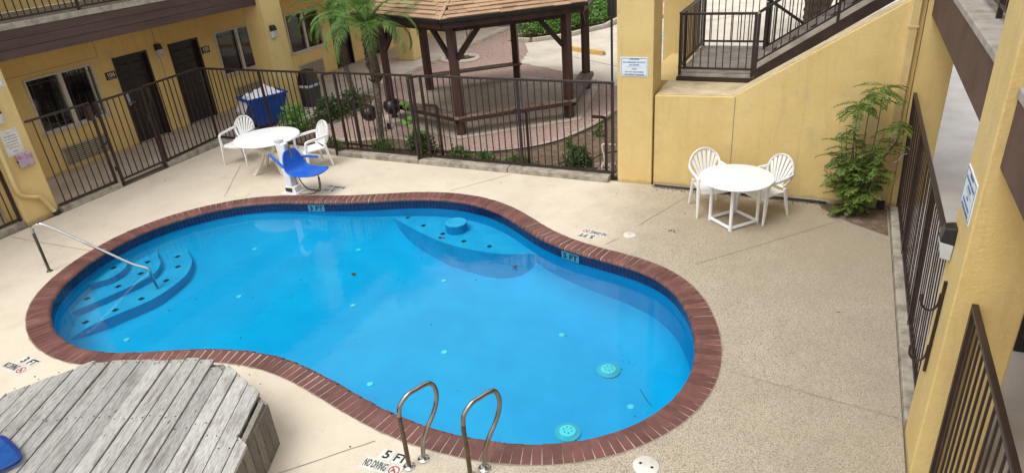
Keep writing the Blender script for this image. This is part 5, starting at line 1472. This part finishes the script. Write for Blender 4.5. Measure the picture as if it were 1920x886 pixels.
def frond_mesh(L, droop, seed, m='palmleaf'):
    r_ = np.random.default_rng(seed)
    n = 58; V, F = [], []
    pts = []; a = R(48); x = z = 0
    for i in range(n + 1):
        pts.append((x, z, a)); x += L / n * math.cos(a); z += L / n * math.sin(a); a -= droop / n * (0.5 + 1.3 * i / n)
    rach = MB().tube([(p[0], 0, p[1]) for p in pts[::4]], [.012 * (1 - .8 * k / (len(pts[::4]) - 1)) for k in range(len(pts[::4]))], 5)
    vs, fs = list(rach.v), list(rach.f)
    for i in range(5, n + 1):
        px, pz, pa = pts[i]; f = i / n
        ll = .30 * L / 1.1 * (math.sin(math.pi * min(1, f * .8 + .15)) ** .6) * (1 - .35 * f)
        for s_ in (-1, 1):
            if r_.random() < .12: continue
            fwd = .55 + .35 * f + r_.uniform(-.12, .12); dz = -.10 - r_.uniform(0, .25)
            dirv = np.array([math.cos(pa) * fwd, s_ * (1.0 - .25 * f), math.sin(pa) * fwd + dz + .35 * (1 - f)]); dirv /= np.linalg.norm(dirv)
            base = np.array([px, 0, pz]); l_ = ll * r_.uniform(.85, 1.1)
            midp = base + dirv * l_ * .55; tip = base + dirv * l_ * .95 + np.array([0, 0, -.20 * l_])
            wv = np.cross(dirv, [0, 0, 1.]); wv = wv / (np.linalg.norm(wv) + 1e-6) * .0048
            o = len(vs)
            vs += [tuple(base - wv * .5), tuple(base + wv * .5), tuple(midp + wv), tuple(midp - wv), tuple(tip)]
            fs += [(o, o + 1, o + 2, o + 3), (o + 3, o + 2, o + 4)]
    me = bpy.data.meshes.new('frond'); me.from_pydata(vs, [], fs); me.materials.append(M[m]); me.update()
    return me
def palm(x, y, path, r0, boot, crown, L, nfr, label, group=None, seed=3, upright=1.0):
    t = thing('palm_tree', label, 'palm tree', (x, y, 0), 0, group)
    P = smoothpts(path, 6)
    rr = random.Random(seed)
    MB().tube(P, [r0 * (1.25 if i == 0 else 1) * (1 + .05 * rr.uniform(-1, 1)) for i in range(len(P))], 12).build('trunk', 'trunk', t, smooth=True)
    B = smoothpts(boot, 7)
    bt = MB().tube(B, [r0 * (1.05 + .55 * math.sin(math.pi * min(1, .15 + i / len(B)))) for i in range(len(B))], 12)
    for i in range(46):                               # stubs of cut leaf stalks
        f = rr.random(); p = B[int(f * (len(B) - 1))]; a = rr.uniform(0, 6.28); q = Vector((math.cos(a), math.sin(a), 0))
        bt.bar(p + q * r0 * 1.4, p + q * r0 * 2.1 + Vector((0, 0, .07)), .03, .018)
    bt.build('leaf_bases', 'trunkdark', t)
    ms = [frond_mesh(L, d, seed * 10 + k) for k, d in enumerate((1.2, 1.7, 2.3))]
    for i in range(nfr):
        f = i / (nfr - 1); az = i * 2.39996 + rr.uniform(-.15, .15)
        tilt = -.85 + 1.12 * f + rr.uniform(-.1, .1)         # inner fronds stand up, outer ones hang
        o = obj_of(ms[0 if f < .35 else (1 if f < .7 else 2)], 'frond', t, (crown[0] - x, crown[1] - y, crown[2] - .05 * f), (0, 0, 0))
        o.rotation_euler = (Matrix.Rotation(az, 4, 'Z') @ Matrix.Rotation(tilt, 4, 'Y')).to_euler()
        s_ = rr.uniform(.82, 1.08); o.scale = (s_, s_, s_)
    return t
palm(-9.01, 11.67, [(-9.01, 11.67, -.03), (-9.0, 11.67, .3), (-8.93, 11.67, .9), (-8.88, 11.67, 1.38)], .075, [(-8.88, 11.67, 1.35), (-8.89, 11.67, 1.60), (-8.90, 11.67, 1.85), (-8.92, 11.67, 2.2)], (-8.92, 11.67, 2.44), 1.45, 38,
     'nearer small palm with pale ringed trunk and bright feathery fronds', 'small feather palms', 3)
palm(-11.76, 14.45, [(-11.76, 14.45, -.03), (-11.82, 14.45, .25), (-11.88, 14.45, .55), (-11.93, 14.45, 1.0)], .075, [(-11.93, 14.45, .98), (-11.95, 14.45, 1.3), (-11.95, 14.45, 1.55), (-11.95, 14.45, 1.85)], (-11.95, 14.45, 2.05), 1.4, 32,
     'farther small palm with darker leaning trunk in front of room windows', 'small feather palms', 5)
big = thing('palm_tree', 'thick dark ringed palm trunk standing in the parking lot behind the stairs', 'palm tree', (-.88, 25.6, 0))
P = smoothpts([(-.88, 25.6, 0), (-.88, 25.6, 2), (-.9, 25.6, 5), (-.9, 25.6, 9)], 14)
MB().tube(P, [.40 + (.05 if i % 2 else 0) for i in range(len(P))], 18).build('trunk', 'trunkdark', big)
fm = frond_mesh(2.6, 2.0, 77)
for i in range(22):
    o = obj_of(fm, 'frond', big, (0, 0, 9), (0, 0, 0)); o.rotation_euler = (Matrix.Rotation(i * 2.4, 4, 'Z') @ Matrix.Rotation(-.6 + 1.2 * i / 21, 4, 'Y')).to_euler()

# the pinnate leaved shrub in the corner
sb = thing('leafy_shrub', 'tall green shrub of feathery compound leaves growing against the yellow wall', 'shrub', (.45, 10.25, 0))
LV, LF, off = [], [], 0
stems = MB()
def pinnate(p, d, L, npair, lw):
    global off
    d = Vector(d).normalized(); side = d.cross(Vector((0, 0, 1)))
    if side.length < .1: side = Vector((1, 0, 0))
    side.normalize(); Ps, Ds, Ns, Ls, Ws = [], [], [], [], []
    q = Vector(p); dd = d.copy()
    upv = Vector((0, 0, 1))
    for i in range(npair):
        dd = (dd + Vector((0, 0, -.10))).normalized(); q = q + dd * (L / npair)
        nrm = side.cross(dd)
        for s_ in (-1, 1):
            ld = (side * s_ * 1.0 + dd * .45 + Vector((0, 0, -.12 + random.uniform(-.15, .1)))).normalized()
            Ps.append(q); Ds.append(ld); Ns.append(nrm + Vector((random.uniform(-.3, .3), random.uniform(-.3, .3), 0))); f = (i + 1) / npair
            l_ = lw * (1.0 - .45 * abs(f - .45)) * random.uniform(.85, 1.1); Ls.append(l_); Ws.append(l_ * .40)
    Ps.append(q); Ds.append(dd); Ns.append(side.cross(dd)); Ls.append(lw * .8); Ws.append(lw * .32)
    V, F = leaves(np.array([tuple(a) for a in Ps]), np.array([tuple(a) for a in Ds]), np.array([tuple(a) for a in Ns]), Ls, Ws)
    LV.append(V); LF.append(F + off); off += len(V)
    stems.tube([p, tuple(q)], .003, 4)
def shrub_stem(base, top, nleaf, h0=.15, L=(.18, .30), lw=.062, spread=1.0):
    b, t_ = Vector(base), Vector(top)
    c = (b + t_) / 2 + Vector((random.uniform(-.08, .08), random.uniform(-.06, .06), 0))
    P = smoothpts([b, c, t_], 8); stems.tube(P, [.012 * (1 - .6 * i / (len(P) - 1)) for i in range(len(P))], 5)
    for i in range(nleaf):
        f = h0 + (1 - h0) * (i + random.random()) / nleaf; p = P[min(len(P) - 1, int(f * (len(P) - 1)))]
        a = random.uniform(0, 6.28); el = random.uniform(-.2, .6)
        pinnate(p, (math.cos(a) * spread, math.sin(a) * spread, el), random.uniform(*L), random.randint(6, 9), lw * random.uniform(.8, 1.15))
for k in range(17):
    a = random.uniform(0, 6.28); rr_ = random.uniform(.06, .34); zt = random.uniform(.62, 1.38)
    shrub_stem((.47 + random.uniform(-.07, .07), 10.33 + random.uniform(-.05, .05), 0), (.45 + rr_ * math.cos(a), 10.36 + .2 * rr_ / .34 * math.sin(a), zt), 13, .30, (.15, .27), .075)
for k in range(7):
    a = random.uniform(0, 6.28)
    shrub_stem((.45 + random.uniform(-.05, .05), 10.3, 0), (.45 + .18 * math.cos(a), 10.28 + .10 * math.sin(a), random.uniform(.2, .5)), 8, .3, (.12, .2), .06)
for tx, ty, tz in ((.06, 10.3, .98), (.08, 10.3, .62), (.86, 10.3, 1.18), (.93, 10.3, 1.34), (.16, 10.3, 1.24), (.72, 10.2, .8)):
    shrub_stem((.45, 10.32, 0), (tx, ty, tz), 16, .5, (.15, .27), .07)
def crown_stem(tx, tz, n):
    P = smoothpts([(.45, 10.3, .5), (tx - .01, 10.36, 1.1), (tx, 10.38, tz)], 6); stems.tube(P, .007, 5)
    for i in range(n):
        a = i * 6.28 / n + .3; pinnate((tx, 10.38, tz - .04 * (i % 4)), (math.cos(a), math.sin(a) * .6 - .15, random.uniform(-.1, .35)), random.uniform(.24, .36), 9, .095)
crown_stem(.34, 1.70, 10); crown_stem(.60, 1.95, 11); crown_stem(.86, 1.45, 6); crown_stem(.47, 1.75, 5)
stems.build('stem', 'bark', sb)
leafobj('foliage', np.vstack(LV), np.vstack(LF), 'shrubleaf', sb)

# hedge, bed plants
def bush(name, label, cat, cx, cy, rx, ry, h, n, L, m, group=None, z0=0., stemm=True, ar=.55):
    t = thing(name, label, cat, (cx, cy, 0), 0, group)
    th = rng.uniform(0, 2 * np.pi, n); r_ = np.sqrt(rng.uniform(0, 1, n)); zz = rng.uniform(.05, 1, n)
    lump = 1 + .22 * np.sin(3 * th + cx * 5) + .14 * np.sin(7 * th + cy * 3)
    sc_ = np.sqrt(np.clip(1 - (zz * .95) ** 2, .05, 1)) * lump
    P = np.stack([cx + rx * r_ * sc_ * np.cos(th), cy + ry * r_ * sc_ * np.sin(th), z0 + h * zz * (1 + .15 * np.sin(5 * th))], 1)
    ok = P[:, 2] > .01
    P = P[ok]; k = len(P)
    D = rand_dirs(k, .35); D[:, 0] += .6 * np.cos(th[ok]) * r_[ok]; D[:, 1] += .6 * np.sin(th[ok]) * r_[ok]
    V, F = leaves(P, D, rng.normal(size=(k, 3)) * .5 + [0, 0, 1], L * rng.uniform(.6, 1.2, k), L * ar * rng.uniform(.7, 1.1, k))
    leafobj('foliage', V, F, m, t)
    if stemm:
        s_ = MB()
        for _ in range(7):
            a = random.uniform(0, 6.28); s_.tube([(cx, cy, -.02), (cx + .6 * rx * math.cos(a), cy + .6 * ry * math.sin(a), h * random.uniform(.4, .8))], .006, 4)
        s_.build('stem', 'bark', t)
    return t
hedge = thing('hedge', 'dense bright green hedge behind a pale kerb at the parking lot', 'hedge', (-9.6, 25, 0))
HP = [(-10.85, 22.75), (-10.1, 22.6), (-9.25, 23.4), (-8.35, 25.3), (-8.2, 27.9), (-11.2, 27.9)]
pts_ = []
while len(pts_) < 15000:
    x, y = random.uniform(-11.2, -8.1), random.uniform(22.5, 27.9)
    if inside((x, y), HP): pts_.append((x, y))
pts_ = np.array(pts_); k = len(pts_)
edge_d = np.min([np.hypot(pts_[:, 0] - ((1 - t) * HP[i][0] + t * HP[i + 1][0]), pts_[:, 1] - ((1 - t) * HP[i][1] + t * HP[i + 1][1])) for i in range(4) for t in np.linspace(0, 1, 24)], 0)
top = np.clip(.25 + edge_d * 1.3, .25, .82) * (1 + .16 * np.sin(pts_[:, 0] * 6) * np.cos(pts_[:, 1] * 5.2))
P = np.c_[pts_, .12 + top * np.sqrt(rng.uniform(.02, 1, k))]
V, F = leaves(P, rand_dirs(k, .4), rng.normal(size=(k, 3)) * .6 + [0, 0, 1], .13 * rng.uniform(.6, 1.2, k), .07 * rng.uniform(.7, 1.1, k))
nd = int(k * .72) * 4
leafobj('foliage', V[:nd], F[:nd // 4], 'hedgeleaf', hedge); leafobj('pale_foliage', V[nd:], F[:(len(V) - nd) // 4], 'paleleaf', hedge)
hk_ = MB()
for a, b in zip(HP[:5], HP[1:5]):
    d_ = Vector((b[0] - a[0], b[1] - a[1], 0)).normalized(); n_ = Vector((d_.y, -d_.x, 0)) * .12
    hk_.bar((a[0] + n_.x, a[1] + n_.y, .04), (b[0] + n_.x, b[1] + n_.y, .04), .15, .16)
struct(hk_.build('hedge_kerb', 'lot'))
struct(fill_poly('hedge_soil', [HP], .012, 'soil'))
GB = 'small bushes in the bed behind the fence'
for lab, cx, cy, rx, ry, h, n, L, m in (
        ('light green leafy bush behind the left table', -11.75, 12.05, .42, .36, .55, 420, .13, 'limeleaf'),
        ('mid green bush between the left bush and the farther palm', -11.38, 12.9, .5, .5, .5, 800, .10, 'darkleaf'),
        ('green bush at the foot of the farther palm', -11.3, 13.7, .42, .45, .48, 600, .10, 'darkleaf'),
        ('low bright plant at the fence under the nearer palm', -8.55, 11.05, .3, .16, .26, 320, .08, 'coverleaf'),
        ('dark green bush under the lime leaved vine', -7.68, 11.2, .38, .22, .40, 720, .09, 'darkleaf'),
        ('low lime plant left of the pavilion front post', -6.72, 11.08, .32, .18, .22, 320, .08, 'coverleaf'),
        ('low lime plant right of the pavilion front post', -6.12, 11.06, .26, .15, .18, 240, .075, 'coverleaf'),
        ('small lime plant at the middle fence post', -5.35, 11.08, .3, .14, .18, 220, .075, 'coverleaf'),
        ('round dark leaved bush by the white pipe', -4.18, 11.2, .28, .24, .34, 560, .10, 'darkleaf'),
        ('tiny sprig in the bare soil', -4.75, 12.2, .12, .1, .2, 60, .09, 'coverleaf'),
        ('tiny sprig beside the curved path edge', -4.4, 13.0, .12, .1, .22, 60, .09, 'coverleaf'),
        ('low lime plant behind the fence left of the nearer palm', -9.9, 11.05, .25, .14, .2, 200, .075, 'coverleaf')):
    bush('bush', lab, 'bush', cx, cy, rx, ry, h, n, L, m, GB)
# lime vine with large leaves
vn = thing('vine_plant', 'lime green plant with few large leaves behind the middle fence', 'plant', (-7.95, 11.45, 0))
MB().tube(smoothpts([(-7.9, 11.4, 0), (-7.95, 11.5, .35), (-8.1, 11.65, .65), (-8.3, 11.8, .95)], 5), .008, 5).build('stem', 'limeleaf', vn)
for k in range(22):
    f = random.random(); p = np.array([[-7.88 - .4 * f + random.uniform(-.12, .12), 11.38 + .4 * f + random.uniform(-.08, .08), .25 + .65 * f + random.uniform(-.06, .06)]])
    V, F = leaves(p, rand_dirs(1, .0), np.array([[random.uniform(-.5, .5), -.6, .8]]), [.17], [.15]); leafobj('leaf', V, F, 'limeleaf', vn)
# weeds
wv, wf, o_ = [], [], 0
BEDP = BED
cnt = 0
while cnt < 900:
    x, y = random.uniform(-12, -3.4), random.uniform(10.95, 14.8)
    if inside((x, y), BEDP) and random.random() < .35 + .65 * (y < 11.35):
        V, F = leaves(np.array([[x, y, .0]]), rand_dirs(1, .6), np.array([[0, 0, 1.]]), [random.uniform(.03, .09)], [random.uniform(.012, .03)]); wv.append(V); wf.append(F + o_); o_ += len(V); cnt += 1
stuff(leafobj('weeds', np.vstack(wv), np.vstack(wf), 'coverleaf'))
gs = MB()
for _ in range(160):
    x, y, s_ = random.uniform(-4.0, -3.35), random.uniform(10.9, 11.5), random.uniform(.015, .045)
    gs.lathe([(s_ * .7, 0), (s_, s_ * .4), (s_ * .55, s_ * .9)], (x, y, 0), 6)
stuff(gs.build('gravel', 'stone'))
hs_ = MB().tube(smoothpts([(-11.12, 12.36, .03), (-10.9, 11.9, .03), (-10.20, 11.40, .03), (-9.4, 11.3, .03), (-8.95, 11.26, .03), (-8.32, 11.2, .03), (-6.84, 11.38, .03), (-5.89, 11.66, .04), (-5.13, 12.35, .04), (-4.69, 13.45, .04), (-4.5, 14.4, .04)], 8), .018, 6)
tag(hs_.build('garden_hose', 'rubber', smooth=True), 'black irrigation hose winding along the bed behind the fence', 'hose')
pp = thing('pipe_stub', 'bent white plastic water pipe with black hose beside the yellow pillar', 'pipe', (-3.6, 11.0, 0))
MB().tube(smoothpts([(-3.40, 10.98, .58), (-3.58, 10.98, .58), (-3.64, 10.98, .56), (-3.64, 10.98, .48), (-3.60, 10.98, .26), (-3.66, 10.98, .15), (-3.68, 10.98, 0)], 4), .018, 8).build('pipe', 'whiteleg', pp, smooth=True)
MB().tube(smoothpts([(-3.36, 11.0, .45), (-3.55, 11.05, .40), (-3.85, 11.1, .25), (-3.9, 11.1, .1), (-3.7, 11.05, .03), (-3.4, 11.0, .06)], 6), .014, 6).build('hose', 'rubber', pp, smooth=True)
# round planter ring with a leaning sapling
rg = [(-11.35 + .62 * math.cos(a), 19.55 + .5 * math.sin(a), .03) for a in np.linspace(0, 2 * np.pi, 28, endpoint=False)]
struct(MB().tube(rg, .07, 6, closed=True).build('planter_ring', 'lot'))
struct(fill_poly('planter_soil', [[(p[0], p[1]) for p in rg]], .014, 'soil'))
bush('bush', 'low plants inside the round planter ring', 'bush', -11.4, 19.55, .42, .3, .14, 260, .09, 'darkleaf', GB)
sp = thing('sapling', 'thin leaning bare tree in the round planter ring', 'tree', (-11.42, 19.5, 0))
MB().tube(smoothpts([(-11.45, 19.5, 0), (-11.25, 19.5, .35), (-10.95, 19.5, .72), (-10.7, 19.5, 1.15), (-10.45, 19.5, 1.9), (-10.3, 19.5, 2.6)], 5), [.045 - .0012 * i for i in range(26)], 7).build('trunk', 'bark', sp, smooth=True)
MB().tube([(-10.97, 19.5, .70), (-10.95, 19.45, .95)], .022, 6).build('branch', 'bark', sp)
th = rng.uniform(0, 6.28, 500); rr_ = rng.uniform(0, 1, 500) ** .5
Pc = np.stack([-10.3 + .9 * rr_ * np.cos(th), 19.5 + .9 * rr_ * np.sin(th), 2.7 + .6 * rng.normal(size=500)], 1)
V, F = leaves(Pc, rand_dirs(500, .1), rng.normal(size=(500, 3)) + [0, 0, 1], .14 * rng.uniform(.6, 1.2, 500), .06 * rng.uniform(.6, 1.2, 500)); leafobj('crown', V, F, 'coverleaf', sp)
ws = thing('wheel_stop', 'worn yellow concrete wheel stop in the parking lot', 'wheel stop', (-7.55, 20.96, 0), math.atan2(-.83, 1.68))
MB().add([(-.93, -.09, 0), (.93, -.09, 0), (.93, .09, 0), (-.93, .09, 0), (-.90, -.055, .13), (.90, -.055, .13), (.90, .055, .13), (-.90, .055, .13)], [(3, 2, 1, 0), (4, 5, 6, 7), (0, 1, 5, 4), (1, 2, 6, 5), (2, 3, 7, 6), (3, 0, 4, 7)]).build('stop', 'yellowpaint', ws, local=True, bevel=.02)
MB().box(.93, .945, -.06, .06, .01, .1).build('broken_end', 'stone', ws, local=True)
sg = thing('sign_post', 'thin dark post carrying a dark sign panel seen from behind the pillar', 'sign', (-5.05, 16.06, 0))
MB().tube([(-5.05, 16.06, 0), (-5.05, 16.06, 2.78)], .03, 8).build('post', 'signdark', sg)
MB().box(-5.16, -4.86, 16.09, 16.115, 1.92, 2.72).build('panel', 'signdark', sg)
pt = thing('plant_pot', 'tan pot standing on the far walkway beside white sacks', 'pot', (-13.45, 25.5, 0))
MB().lathe([(.20, 0), (.26, .2), (.29, .42), (.26, .45), (.24, .40)], (-13.45, 25.5, 0), 16).build('pot', 'tan', pt, smooth=True)
for k, (x, y, s_, lab) in enumerate(((-13.05, 25.55, .24, 'small white sack next to the tan pot'), (-12.5, 25.7, .42, 'large white sack in the middle of the far row'), (-11.85, 25.7, .26, 'white sack nearest the green hedge'))):
    me = MB().lathe([(s_ * .8, 0), (s_ * 1.05, s_ * .3), (s_ * .9, s_ * .75), (s_ * .5, s_ * 1.05), (s_ * .12, s_ * 1.15)], (0, 0, 0), 14)
    me.v = [(a * (1 + .12 * math.sin(5 * b * 3 + k)), b * (1 + .1 * math.cos(a * 14)), c) for a, b, c in me.v]
    o = me.build('sack', 'bag', smooth=True); o.location = (x, y, .005); tag(o, lab, 'sack', 'white sacks on the far walkway')
# painted symbol, bundle and cabinet glimpsed between the pillars
rb_ = MB(); rp = [(-5.55 + .75 * math.cos(a), 23.6 + .75 * math.sin(a)) for a in np.linspace(0, 2 * np.pi, 32, endpoint=False)]
ri = [(-5.55 + .55 * math.cos(a), 23.6 + .55 * math.sin(a)) for a in np.linspace(0, 2 * np.pi, 32, endpoint=False)]
rb_.add([(*p, .008) for p in rp + ri], [(i, (i + 1) % 32, 32 + (i + 1) % 32, 32 + i) for i in range(32)])
rb_.add([(-6.0, 23.5, .008), (-5.1, 23.5, .008), (-5.1, 23.75, .008), (-6.0, 23.75, .008)], [(0, 1, 2, 3)])
struct(rb_.build('painted_symbol', 'bluepaint', fix=False))
bn = MB().lathe([(.3, 0), (.42, .15), (.36, .42), (.15, .55)], (0, 0, 0), 12); bo_ = bn.build('bundle', 'pinkcloth', smooth=True); bo_.location = (-6.45, 27.4, .004)
tag(bo_, 'pink and yellow bundle on the ground glimpsed between two yellow pillars', 'bundle')
cbx = thing('cabinet', 'grey cabinet behind the pink bundle glimpsed between two yellow pillars', 'cabinet', (-7.0, 29.6, 0))
MB().box(-7.7, -6.4, 29.3, 30.0, .004, 2.2).build('case', 'greybox', cbx, bevel=.02); MB().box(-7.05, -7.03, 29.292, 29.3, .1, 2.1).build('door_gap', 'ink', cbx)
# dark cabinet on the right walkway, at the right edge
dc = thing('storage_cabinet', 'dark brown cabinet with reddish panels at the right edge of the walkway', 'cabinet', (2.15, 7.35, .1))
MB().box(1.98, 2.6, 7.12, 7.75, .102, 1.5).build('case', 'ink', dc, bevel=.008)
for i in range(3):
    for j in range(4): MB().box(2.02 + .19 * i, 2.19 + .19 * i, 7.098, 7.121, .28 + .29 * j, .54 + .29 * j).build('panel', 'rust', dc, bevel=.006)
